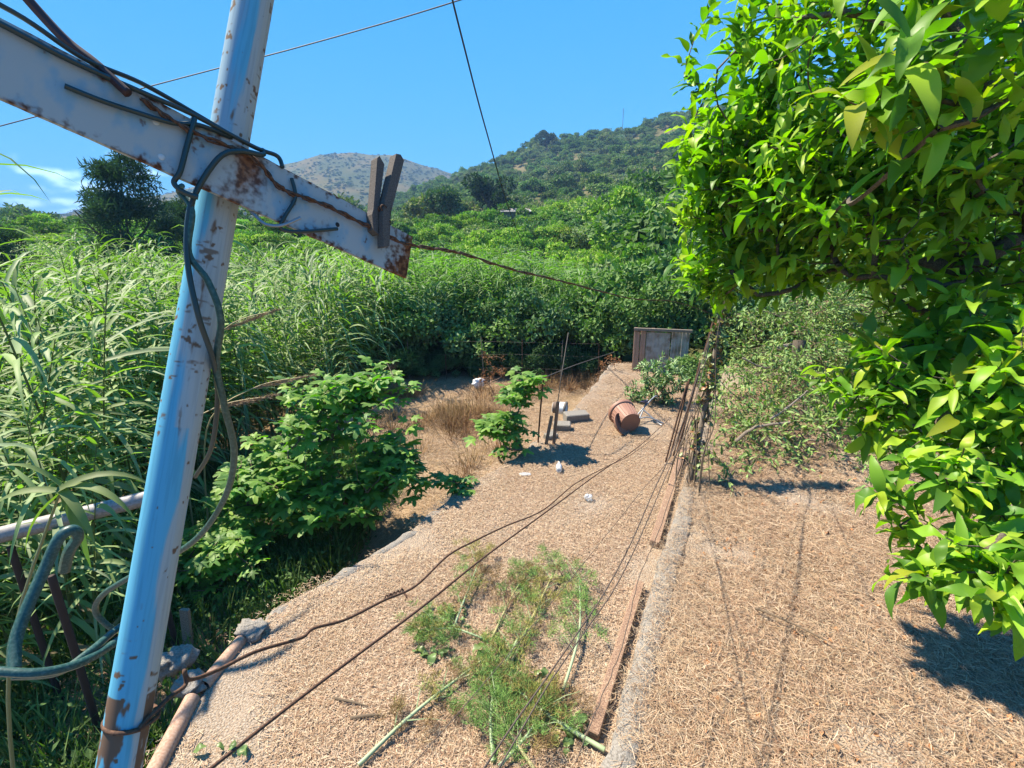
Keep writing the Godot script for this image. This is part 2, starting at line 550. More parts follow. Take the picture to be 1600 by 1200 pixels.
func build_hillside():
	var near := []
	for k in 3: near.append(crown_mesh(2600, 13, 2.0, 1.7, 0.28, 0.6, 0.6, 0.75))
	var mid := []
	for k in 4: mid.append(crown_mesh(800, 11, 2.0, 1.6, 0.42, 0.6, 0.5, 0.7))
	var far := []
	for k in 4: far.append(crown_mesh(230, 9, 2.0, 1.4, 0.8, 0.65))
	var trunk := trunk_mesh(2.0, 0.14)
	var greens := [Color(0.199, 0.338, 0.07), Color(0.28, 0.42, 0.082), Color(0.14, 0.233, 0.082), Color(0.257, 0.338, 0.151), Color(0.338, 0.467, 0.093), Color(0.122, 0.21, 0.07)]
	var green_mats := leaf_variants(greens)
	# trees that can be told apart, on the near slope
	var placed := []
	var n := 0
	var tries := 0
	while n < 120 and tries < 6000:
		tries += 1
		var az := rr(-12, 52); var r := rr(17.0, 58.0)
		if az < 9.0 and r < 24.0: continue
		var p := polar(az, r)
		var size := rr(0.6, 1.05) * (0.8 + r * 0.006) * lerpf(0.72, 1.75, smoothstep(5.0, 18.0, az))
		var ok := true
		for q in placed:
			if Vector2(q.x - p.x, q.z - p.z).length() < 1.9 * size: ok = false; break
		if not ok: continue
		placed.append(p); n += 1
		var tone := R.randi() % 6
		var what: String = ["mid-green", "bright yellowish green", "deep green", "greyish green", "pale yellow-green", "darkest green"][tone]
		var where: String = "low at the foot of the near hillside" if r < 30.0 else ("half way up the near wooded slope" if r < 44.0 else "high in the near wood below the scrub")
		tree_kind("broadleaf_tree", near[R.randi() % 3] if r < 40.0 else mid[R.randi() % 4], trunk, [green_mats[tone]], p, size, "%s leafy tree %s" % [what, where], "tree", "%s trees %s" % [what, where])
	# lone trees with an outline of their own
	var pine_dark := leaf_variants([Color(0.078, 0.125, 0.094)], 0.9)
	var pine := crown_mesh(9000, 30, 2.2, 3.3, 0.34, 0.13, 0.1, 0.2)
	var ptrunk := trunk_mesh(3.2, 0.2, 4)
	tree_kind("pine_tree", pine, ptrunk, pine_dark, polar(-37.2, 27.0), 0.92, "dark blue-green pine rising behind the reeds, beside the clouds", "tree", "")
	tree_kind("pine_tree", pine, ptrunk, pine_dark, polar(-33.0, 30.0), 0.78, "smaller dark pine just right of the big pine behind the reeds", "tree", "")
	tree_kind("pine_tree", pine, ptrunk, pine_dark, polar(-46.5, 22.0), 0.62, "dark tree at the left edge of the photo behind the reeds", "tree", "")
	var round_dark := leaf_variants([Color(0.045, 0.077, 0.045)], 0.9)
	tree_kind("evergreen_tree", near[0], trunk_mesh(1.6, 0.15), round_dark, polar(-2.6, 78.0), 2.1, "dark rounded evergreen standing out in the middle of the hillside", "tree", "")
	tree_kind("evergreen_tree", near[1], trunk_mesh(1.6, 0.15), leaf_variants([Color(0.086, 0.144, 0.065)]), polar(-7.5, 74.0), 1.7, "rounded green tree left of the dark evergreen on the hillside", "tree", "")
	tree_kind("evergreen_tree", near[2], trunk_mesh(1.6, 0.15), round_dark, polar(3.6, 262.0), 2.6, "lone dark tree standing up on the ridge skyline", "tree", "")
	for q in [[-27.0, 24.0, 1.0, "low round tree poking out behind the reeds under the crossbar"], [-24.0, 27.0, 0.9, "round bush right of the low tree behind the reeds"]]:
		tree_kind("round_tree", near[n % 3], trunk, leaf_variants([Color(0.115, 0.192, 0.067)]), polar(q[0], q[1]), q[2], q[3], "tree", "")
		n += 1
	# the wood further up reads as one mass
	for v in 4:
		var xf := []; var cols := []
		for k in 2300:
			var az := rr(-60, 75); var r := 50.0 + 245.0 * sqrt(R.randf())
			var p := polar(az, r)
			var s := rr(0.5, 1.15) * (1.0 if R.randf() < 0.8 else 1.5)
			if nz.get_noise_2d(p.x * 2.0 + 50, p.z * 2.0) > 0.33: continue
			xf.append(Transform3D(Basis(Vector3.UP, rr(0, TAU)).scaled(Vector3(s, s * rr(0.7, 1.2), s)), p - Vector3(0, 0.3, 0)))
			var d := nz.get_noise_2d(p.x * 1.3 - 90, p.z * 1.3)
			cols.append(tint(Color(0.157, 0.232, 0.075).lerp(Color(0.232, 0.267, 0.151), smoothstep(-0.1, 0.3, d)), 0.3))
		var o := scatter("hillside_woodland", mid[v], M.leaf_far, xf, cols, self)
		tag(o, "dense green wood and scrub covering the hillside up to the ridge", "woodland", "hillside woodland", "stuff")
	for v in 2:
		var xf := []; var cols := []
		for k in 6000:
			var az := rr(-60, 20); var r := 320.0 + 460.0 * R.randf()
			var p := polar(az, r)
			if nz.get_noise_2d(p.x * 1.1 + 150, p.z * 1.1) > 0.16 + (0.35 if R.randf() < 0.3 else 0.0): continue
			var s := rr(0.5, 1.3)
			s *= 0.6
			xf.append(Transform3D(Basis(Vector3.UP, rr(0, TAU)).scaled(Vector3(s * 1.3, s * 0.8, s * 1.3)), p - Vector3(0, 0.4, 0)))
			cols.append(tint(Color(0.13, 0.144, 0.067), 0.35))
		tag(scatter("far_hill_scrub", far[v], M.leaf_far, xf, cols, self), "sparse scrub dotting the dry far hill", "scrub", "far hill scrub", "stuff")
	# fill between the garden and the wood: low scrub
	for v in 3:
		var xf := []; var cols := []
		for k in 420:
			var az := rr(-62, 70); var r := rr(17.0, 62.0)
			if az < 9.0 and r < 22.0: continue
			var p := polar(az, r)
			var s := rr(0.35, 0.75)
			xf.append(Transform3D(Basis(Vector3.UP, rr(0, TAU)).scaled(Vector3(s * 1.2, s, s * 1.2)), p - Vector3(0, 0.3, 0)))
			cols.append(tint(greens[R.randi() % 6], 0.35))
		tag(scatter("hillside_undergrowth", near[v], M.leaf_far, xf, cols, self), "low green undergrowth between the trees of the near hillside", "undergrowth", "near undergrowth", "stuff")
	# a grey farm building half hidden in the trees
	var hp := polar(0.4, 50.0)
	var t := thing("farm_building", "small grey farm building half hidden by trees on the hillside", "building", hp)
	t.scale = Vector3.ONE * 0.45
	var m := MB.new()
	m.box(Vector3(0, 1.6, 0), Vector3(3.0, 2.2, 2.0))
	part("wall", m.mesh(false), M.concrete, t)
	m = MB.new()
	m.box(Vector3(0, 3.95, 1.1), Vector3(3.3, 0.1, 1.4), Basis(Vector3.RIGHT, 0.3))
	m.box(Vector3(0, 3.95, -1.3), Vector3(3.3, 0.1, 1.4), Basis(Vector3.RIGHT, -0.3))
	part("roof", m.mesh(false), M.tin, t)
	m = MB.new()
	m.box(Vector3(0.8, 2.0, 2.01), Vector3(0.45, 0.6, 0.04))
	part("window", m.mesh(false), mat(0.024, 0.024, 0.028, 0.3), t)
	# mast on the ridge
	var mp := polar(11.6, 272.0)
	m = MB.new()
	m.tube(PackedVector3Array([Vector3(0, -1, 0), Vector3(0, 13, 0)]), radii(2, 0.16, 0.10), 6)
	for k in 4: m.box(Vector3(0, 12.0 - k * 0.9, 0), Vector3(0.6 - k * 0.1, 0.06, 0.06))
	var mast := part("radio_mast", m.mesh(), M.steel, self)
	mast.position = mp
	tag(mast, "thin radio mast standing on the ridge skyline", "mast")

# ---------------------------------------------------------------- reeds
func blade(m: MB, p: Vector3, d: Vector3, l: float, w: float, droop: float, col: Color, segs := 5):
	d = d.normalized()
	var side := d.cross(Vector3.UP).normalized()
	if side.length() < 0.5: side = Vector3.RIGHT
	side = side.rotated(d, rr(-0.5, 0.5))
	var q := p; var a := d
	var k := m.v.size()
	for s in segs + 1:
		var t := float(s) / segs
		var ww := w * (0.75 + 0.25 * sin(t * PI)) * (1.0 - pow(t, 2.2)) * 0.5 + 0.0008
		var mid := q - side.cross(a) * ww * 0.35
		m.vert(q - side * ww, col); m.vert(mid, col); m.vert(q + side * ww, col)
		a = (a + Vector3.DOWN * droop * (0.35 + t)).normalized()
		q += a * l / segs
	for s in segs:
		var b := k + s * 3
		m.quad(b, b + 1, b + 4, b + 3)
		m.quad(b + 1, b + 2, b + 5, b + 4)
var cane_pieces := {}
func cane_mesh(h: float, leaves: int, first: float) -> ArrayMesh:
	var m := MB.new()
	var marks := []
	var lean := Vector3(rr(-0.35, 0.35), 0, rr(-0.35, 0.35))
	var pts := PackedVector3Array()
	for k in 7:
		var t := k / 6.0
		pts.append(Vector3(0, h * t, 0) + lean * t * t * h * 0.35)
	m.tube(pts, radii(7, 0.013, 0.004), 4, Color(0.16, 0.192, 0.072), false)
	marks.append([m.v.size(), m.i.size()])
	var a := rr(0, TAU)
	for k in leaves:
		var t := first + (1.0 - first) * pow((k + 0.5) / leaves, 0.8)
		var p := Vector3(0, h * t, 0) + lean * t * t * h * 0.35
		a += PI + rr(-0.6, 0.6)
		var el := rr(0.1, 0.85) + (t - 0.5) * 0.5
		var d := Vector3(cos(a) * cos(el), sin(el), sin(a) * cos(el)) + lean * 0.3 + Vector3(0.30, 0, 0.1)
		var tone := rr(0.75, 1.2)
		var col := Color(0.27 * tone, 0.37 * tone, 0.14 * tone)
		if R.randf() < 0.25: col = Color(0.30 * tone, 0.38 * tone, 0.20 * tone)
		if t < first + 0.15 and R.randf() < 0.35: col = Color(0.272, 0.216, 0.112)
		blade(m, p, d, rr(0.5, 0.92) * (1.0 if t < 0.9 else 0.7), rr(0.030, 0.060), rr(0.22, 0.62), col)
		marks.append([m.v.size(), m.i.size()])
	var whole := m.mesh()
	var blades := []
	for k in leaves: blades.append(m.piece(marks[k][0], marks[k + 1][0], marks[k][1], marks[k + 1][1]))
	cane_pieces[whole] = [m.piece(0, marks[0][0], 0, marks[0][1]), blades]
	return whole
func reed_thing(called: String, label: String, group: String, cane: ArrayMesh, xf: Transform3D):
	var t := thing(called, label, "reed", Vector3.ZERO, group)
	t.transform = xf
	part("stalk", cane_pieces[cane][0], M.reed, t)
	for b in cane_pieces[cane][1]: part("blade", b, M.reed, t)
func in_reeds(x: float, z: float) -> bool:
	var edge := lerp_table([[2.6, -3.9], [3.4, -3.4], [4.4, -3.8], [5.4, -4.4], [7.0, -4.4], [9.0, -3.6], [11.5, -3.0], [13.0, -2.8], [25.0, -6.0]], -z)
	return x < edge + nz.get_noise_1d(z * 30.0) * 0.5
func build_reeds():
	var var_ := []
	for k in 7: var_.append(cane_mesh(rr(2.6, 3.35), 28, 0.2))
	var low := []
	for k in 3: low.append(cane_mesh(rr(2.2, 2.7), 20, 0.12))
	var lists := []; var tints := []
	for k in 10: lists.append([]); tints.append([])
	var spots := []
	var tries := 0
	while spots.size() < 1900 and tries < 20000:
		tries += 1
		var z := -rr(2.4, 20.0); var x := rr(-19.0, -2.6)
		if not in_reeds(x, z) or x < z * 1.35 - 1.0: continue
		spots.append(Vector3(x, land(x, z), z))
	spots.sort_custom(func(a, b): return a.length() < b.length())
	var single := 0
	for p in spots:
		var s := rr(0.80, 1.05) * (1.0 + 0.35 * nz.get_noise_2d(p.x * 14.0, p.z * 14.0))
		var near_edge: bool = not in_reeds(p.x + 0.9, p.z) or p.z > -4.2
		var v := R.randi() % 7
		if near_edge and R.randf() < 0.55: v = 7 + R.randi() % 3
		var b := Basis(Vector3(rr(-1, 1), 0, rr(-1, 1)).normalized(), rr(0, 0.26)) * Basis(Vector3.UP, rr(-0.9, 0.9))
		var xf := Transform3D(b.scaled(Vector3.ONE * s), p)
		if single < 30 and p.x > p.z * 1.1 + 0.2:
			single += 1
			reed_thing("giant_reed", "leafy green cane at the near edge of the reed bed", "canes at the front of the reed bed", var_[v] if v < 7 else low[v - 7], xf)
		else:
			lists[v].append(xf)
			var k := rr(0.75, 1.2)
			tints[v].append(Color(k, k, k * rr(0.8, 1.2)))
	for v in 10:
		tag(scatter("reed_bed", var_[v] if v < 7 else low[v - 7], M.reed, lists[v], tints[v], self), "dense bed of giant reeds filling the low ground", "reeds", "reed bed", "stuff")
	for q in [[Vector3(-3.95, 0, -3.9), 1.40, "tallest reed cane, its top bending into the sky at the left edge"], [Vector3(-5.5, 0, -5.6), 1.32, "tall reed cane rising above the bed in front of the clouds"]]:
		reed_thing("tall_reed", q[2], "", var_[3], Transform3D(Basis(Vector3(0, 0, 1), -0.05).scaled(Vector3.ONE * q[1]), Vector3(q[0].x, land(q[0].x, q[0].z), q[0].z)))
	# bent stalks with dry feathery plumes
	var plumes := [[Vector3(-2.95, 1.05, -5.2), Vector3(1, 0.35, 0.1), "dry pink reed plume beside the post, upper of the two leaning right"], [spot(395, 607, 5.0), Vector3(1, 0.22, 0), "dry reed plume leaning right above the fig bush"], [spot(330, 640, 4.4), Vector3(1, 0.25, 0.1), "long dry reed plume hanging lowest beside the fig bush"]]
	plumes[0][0] = spot(350, 515, 5.0)
	for q in plumes:
		var t := thing("reed_plume", q[2], "reed plume", Vector3.ZERO, "bent reed plumes")
		var d: Vector3 = q[1].normalized()
		var s: Vector3 = q[0]
		var tip := s + d * 0.62
		var foot := Vector3(s.x - 0.9, land(s.x - 0.9, s.z), s.z - 0.2)
		var m := MB.new()
		m.tube(smooth_line([foot, foot.lerp(s, 0.6) + Vector3(-0.25, 0.3, 0), s, tip], 6), radii(19, 0.011, 0.003), 5)
		part("stalk", m.mesh(), mat(0.288, 0.24, 0.136, 0.8), t)
		m = MB.new()
		for k in 520:
			var f := R.randf()
			var p := s.lerp(tip, f * 1.05)
			var w := 0.05 * sin(PI * clampf(f * 0.9 + 0.08, 0, 1)) + 0.006
			var e := (d * 1.6 + rdir() * 0.55).normalized() * rr(0.03, 0.10)
			var o := rdir() * w * 0.5
			var c := Color(0.336, 0.24, 0.152) * rr(0.7, 1.2)
			var sd := e.cross(rdir()).normalized() * 0.0025
			m.tri3(p + o * 0.3 - sd, p + o * 0.3 + sd, p + o + e, c)
		part("plume", m.mesh(false), M.straw, t)
	# one reed leaning in over the pipe, close by
	var base := Vector3(-2.75, land(-2.75, -1.9), -1.9)
	var t2 := thing("leaning_reed", "single reed with long pale drooping blades over the grey pipe", "reed", base)
	var m2 := MB.new()
	var tip2 := spot(95, 765, 2.3) - base
	m2.tube(smooth_line([Vector3.ZERO, tip2 * 0.5 + Vector3(-0.12, 0.15, 0), tip2], 6), radii(13, 0.011, 0.006), 6)
	part("stalk", m2.mesh(), mat(0.192, 0.208, 0.096, 0.7), t2)
	for q in [[Vector3(0.9, 0.25, 0.1), 0.42], [Vector3(0.6, -0.2, 0.3), 0.36], [Vector3(-0.8, 0.3, 0.2), 0.4], [Vector3(0.3, -0.6, 0.2), 0.40], [Vector3(-0.2, 0.5, 0.1), 0.3], [Vector3(0.75, 0.5, -0.3), 0.45], [Vector3(-0.5, -0.3, 0.4), 0.35]]:
		m2 = MB.new()
		blade(m2, tip2 + rdir() * 0.02, q[0], q[1], 0.045, 0.30, Color(0.192, 0.248, 0.096) * rr(0.8, 1.1), 8)
		part("blade", m2.mesh(), M.reed, t2)

# ---------------------------------------------------------------- thicket at the end of the garden
func build_thicket():
	var lowc := []
	for k in 3: lowc.append(cane_mesh(rr(2.5, 3.1), 24, 0.25))
	for v in 3:
		var xf := []; var cols := []
		var n := 0
		while n < 170:
			var x := rr(-3.6, 2.6); var z := -rr(13.2, 20.0)
			n += 1
			var s := rr(0.8, 1.12) * (1.0 - 0.10 * smoothstep(0.0, 2.6, x))
			xf.append(Transform3D((Basis(Vector3(rr(-1, 1), 0, rr(-1, 1)).normalized(), rr(0, 0.22)) * Basis(Vector3.UP, rr(0, TAU))).scaled(Vector3.ONE * s), Vector3(x, land(x, z), z)))
			var k := rr(0.6, 1.0)
			cols.append(Color(k * 0.85, k, k * 0.8))
		tag(scatter("thicket_reeds", lowc[v], M.reed, xf, cols, self), "darker reeds massed at the far end of the garden", "reeds", "thicket reeds", "stuff")
	# bushes
	var shrubs := []
	for k in 3: shrubs.append(crown_mesh(3000, 16, 1.0, 0.9, 0.11, 0.55, 0.3, 0.6))
	var stem := trunk_mesh(0.9, 0.035, 6)
	var gm := leaf_variants([Color(0.154, 0.262, 0.077), Color(0.205, 0.32, 0.096), Color(0.128, 0.224, 0.09)], 0.55)
	var list := [[-1.9, -13.0, 1.3], [-0.6, -12.7, 1.1], [0.6, -12.9, 1.25], [1.7, -13.1, 1.1], [-2.9, -12.6, 1.2], [2.8, -12.3, 1.2], [3.8, -12.0, 1.4], [3.95, -9.75, 0.7], [3.5, -12.1, 1.1], [4.9, -11.6, 1.5], [6.0, -11.3, 1.6], [7.2, -11.0, 1.8], [3.2, -13.6, 1.8], [5.4, -13.4, 2.0], [1.9, -15.2, 1.5], [7.6, -13.5, 2.2], [8.8, -10.2, 1.8], [9.6, -8.2, 1.7], [10.2, -12.3, 2.3], [10.6, -6.4, 1.7], [11.8, -9.0, 2.2]]
	for q in list:
		var p := Vector3(q[0], land(q[0], q[1]) - 0.05, q[1])
		var label := "dense green bush on the right behind the pile of cut branches" if q[0] > 4.5 else ("green bush in the dark thicket closing off the lower terrace" if q[0] < 2.2 else "leafy bush close behind the corrugated sheet fence")
		var grp := "bushes behind the brush" if q[0] > 4.5 else ("thicket bushes" if q[0] < 2.2 else "bushes behind the sheet fence")
		tree_kind("bush", shrubs[R.randi() % 3], stem, gm, p, q[2], label, "bush", grp)
	# dark bramble under the front of the thicket
	for v in 2:
		var xf := []; var cols := []
		for k in 60:
			var x := rr(-3.6, 2.4); var z := -rr(12.0, 13.3)
			var s := rr(0.25, 0.55)
			xf.append(Transform3D(Basis(Vector3.UP, rr(0, TAU)).scaled(Vector3.ONE * s), Vector3(x, land(x, z) - 0.1, z)))
			cols.append(tint(Color(0.088, 0.15, 0.053), 0.35))
		tag(scatter("bramble", shrubs[v], M.leaf_far, xf, cols, self), "low bramble under the front of the far thicket", "bramble", "bramble", "stuff")

# ---------------------------------------------------------------- branching
func grow(root: Array, tips: Array, step := 0.12, sag := 0.0) -> Dictionary:
	# joins every tip to the nearest point of the growing skeleton; returns nodes with parents and radii weights
	var pos := PackedVector3Array(); var par := PackedInt32Array()
	for k in root.size():
		pos.append(root[k][0]); par.append(root[k][1])
	var o: Vector3 = pos[0]
	var order := tips.duplicate()
	order.sort_custom(func(a, b): return a.distance_squared_to(o) < b.distance_squared_to(o))
	var ends := PackedInt32Array()
	for tip in order:
		var best := 0; var bd := 1e9
		for k in pos.size():
			var d: float = pos[k].distance_squared_to(tip)
			if d < bd: bd = d; best = k
		var a: Vector3 = pos[best]
		var n := maxi(1, int(ceil(sqrt(bd) / step)))
		var bend := rdir() * sqrt(bd) * 0.12 + Vector3.DOWN * sag * sqrt(bd)
		var last := best
		for s in range(1, n + 1):
			var t := float(s) / n
			pos.append(a.lerp(tip, t) + bend * sin(PI * t)); par.append(last)
			last = pos.size() - 1
		ends.append(last)
	var carried := PackedFloat32Array(); carried.resize(pos.size())
	for e in ends: carried[e] += 1.0
	for k in range(pos.size() - 1, 0, -1): carried[par[k]] += carried[k]
	return {"pos": pos, "par": par, "carried": carried, "ends": ends}
func twigs_mesh(g: Dictionary, r_tip: float, power: float, from := 1, sides := 4, r_max := 0.2) -> ArrayMesh:
	var m := MB.new()
	for k in range(from, g.pos.size()):
		var a: Vector3 = g.pos[g.par[k]]; var b: Vector3 = g.pos[k]
		if a.distance_to(b) < 1e-4: continue
		var ra := minf(r_max, r_tip * pow(maxf(g.carried[g.par[k]], 1.0), power)); var rb := minf(r_max, r_tip * pow(maxf(g.carried[k], 1.0), power))
		m.tube(PackedVector3Array([a, b]), PackedFloat32Array([minf(ra, rb * 1.6), rb]), sides if rb < 0.012 else 7, Color.WHITE, false)
	return m.mesh()
func citrus_leaf(l: float, w: float, fold: float, curl: float, wave: float) -> ArrayMesh:
	var m := MB.new()
	var segs := 8
	var p := Vector3.ZERO; var a := 0.25
	for s in segs + 1:
		var t := float(s) / segs
		var ww := w * 0.5 * pow(sin(PI * clampf(pow(t, 0.85), 0.0, 1.0)), 0.8) * (1.0 - 0.25 * t) + 0.0006
		if t < 0.07: ww = 0.0012
		var f := fold * ww
		var wv := sin(t * 9.0) * wave * ww
		var shade := 1.0
		m.vert(p + Vector3(-ww, f + wv, 0).rotated(Vector3.RIGHT, 0) * Vector3(1, 0, 0) + Vector3(0, 0, f + wv), Color(shade, shade, shade), Vector2(0, t))
		m.vert(p, Color(1.25, 1.18, 1.1), Vector2(0.5, t))
		m.vert(p + Vector3(ww, 0, f - wv), Color(shade, shade, shade), Vector2(1, t))
		a -= curl / segs
		p += Vector3(0, cos(a), sin(a)) * l / segs
	for s in segs:
		var b := s * 3
		m.quad(b, b + 3, b + 4, b + 1)
		m.quad(b + 1, b + 4, b + 5, b + 2)
	return m.mesh()
func fig_leaf(size: float) -> ArrayMesh:
	var m := MB.new()
	var c := m.vert(Vector3(0, size * 0.42, size * 0.05), Color(1.1, 1.1, 1.1))
	var prof := []
	var lobes := [-2.35, -1.2, 0.0, 1.2, 2.35]
	for k in lobes.size():
		var a: float = lobes[k]
		var reach := size * (0.62 - 0.085 * absf(a)) * rr(0.9, 1.1)
		for q in [[-0.30, 0.72], [-0.13, 0.97], [0.05, 1.0], [0.2, 0.85], [0.33, 0.66]]:
			prof.append([a + q[0], reach * q[1]])
		if k < 4: prof.append([(a + lobes[k + 1]) * 0.5, size * 0.24])
	var ring := []
	for q in prof:
		ring.append(m.vert(Vector3(sin(q[0]) * q[1], size * 0.42 + cos(q[0]) * q[1], -q[1] * q[1] / size * 0.55 + sin(q[0] * 5.0) * size * 0.03)))
	var pet := m.vert(Vector3(0, 0, 0))
	ring.append(pet)
	for k in ring.size(): m.tri(c, ring[k], ring[(k + 1) % ring.size()])
	return m.mesh()

# leaves: transforms sorted by how large they show; the largest become parts of their own, the rest one mass
func foliage(parent: Node3D, meshes: Array, mats: Array, mass: Material, xf: Array, cols: Array, singles: int):
	var eye := EYE - parent.position
	var order := range(xf.size())
	var key := PackedFloat32Array()
	for k in xf.size():
		var o: Vector3 = xf[k].origin
		var d := o - eye
		var inside: bool = d.z < -0.2 and absf(d.x) < -d.z * 1.06
		key.append(d.length() / xf[k].basis.y.length() + (0.0 if inside else 100.0))
	order.sort_custom(func(a, b): return key[a] < key[b])
	var lists := []; var tl := []
	for k in meshes.size(): lists.append([]); tl.append([])
	for j in order.size():
		var k: int = order[j]
		var v := k % meshes.size()
		if j < singles:
			var o := part("leaf", meshes[v], mats[R.randi() % mats.size()], parent)
			o.transform = xf[k]
		else:
			lists[v].append(xf[k]); tl[v].append(cols[k])
	for v in meshes.size():
		if lists[v].size(): scatter("foliage", meshes[v], mass, lists[v], tl[v], parent)

func build_figs():
	var leaves := []
	for k in 4: leaves.append(fig_leaf(0.19))
	var bases := [Color(0.18, 0.32, 0.06), Color(0.245, 0.40, 0.08), Color(0.13, 0.25, 0.065)]
	var mats := []
	for b in bases:
		var m := vmat(0.5, Color(0.75, 1.0, 0.25), 0.4)
		m.albedo_color = b.linear_to_srgb()
		mats.append(m)
	var mass := vmat(0.5, Color(0.75, 1.0, 0.25), 0.4)
	var defs := [
		["fig_bush", "large broad-leaved fig bush below the edge of the straw path", Vector3(-1.95, -0.65, -5.0), [[Vector3(-2.0, 0.55, -5.2), Vector3(0.82, 0.78, 0.7), 105], [Vector3(-2.6, 0.0, -4.8), Vector3(0.62, 0.6, 0.5), 70], [Vector3(-1.3, 0.1, -5.0), Vector3(0.38, 0.42, 0.4), 46], [Vector3(-2.0, -0.1, -4.8), Vector3(0.7, 0.45, 0.5), 60], [Vector3(-1.62, 0.95, -5.5), Vector3(0.4, 0.42, 0.4), 34]], 300, 1.0],
		["fig_sapling", "young fig sapling beside the two stakes on the path edge", Vector3(-0.12, -0.35, -6.05), [[Vector3(-0.2, 0.22, -6.1), Vector3(0.42, 0.30, 0.3), 26], [Vector3(0.2, 0.80, -6.25), Vector3(0.26, 0.36, 0.24), 22], [Vector3(0.0, 0.4, -6.1), Vector3(0.34, 0.5, 0.24), 18]], 200, 0.92],
		["fig_shoot", "small low fig shoot at the path edge between the two figs", Vector3(-0.75, -0.3, -5.1), [[Vector3(-0.62, 0.02, -5.15), Vector3(0.3, 0.12, 0.2), 12]], 80, 0.8],
		["fig_growth", "dark leafy fig growth in the shade below the big fig bush", Vector3(-2.75, -0.95, -4.3), [[Vector3(-2.8, -0.35, -4.3), Vector3(0.6, 0.4, 0.5), 60]], 120, 0.85]]
	for q in defs:
		var t := thing(q[0], q[1], "fig", q[2])
		var tips := []
		for e in q[3]:
			for k in e[2]:
				var d := rdir()
				if d.y < -0.4: d.y = -d.y
				tips.append(e[0] + d * e[1] * pow(R.randf(), 0.4) * (1.0 if R.randf() < 0.8 else rr(1.05, 1.3)) - q[2])
		var g := grow([[Vector3.ZERO, 0], [Vector3(0.03, 0.15, 0), 0]], tips, 0.16, -0.05)
		part("stems", twigs_mesh(g, 0.0035, 0.36, 1, 5), M.twig, t)
		var xf := []; var cols := []
		for e in g.ends:
			var p: Vector3 = g.pos[e]
			var out: Vector3 = (p - g.pos[g.par[e]]).normalized()
			var a := rr(0, TAU)
			for k in R.randi_range(4, 7):
				a += 2.4
				var side := Vector3(cos(a), 0, sin(a))
				var d := (side + Vector3.UP * rr(-0.35, 0.35) + out * 0.4).normalized()
				var n := (Vector3.UP + side * 0.55 + rdir() * 0.35).normalized()
				var s: float = rr(0.55, 1.1) * q[5]
				xf.append(Transform3D(frame(d, n).scaled(Vector3.ONE * s), p - out * rr(0, 0.1) + d * 0.03))
				cols.append(tint(bases[R.randi() % 3], 0.2))
		foliage(t, leaves, mats, mass, xf, cols, q[4])

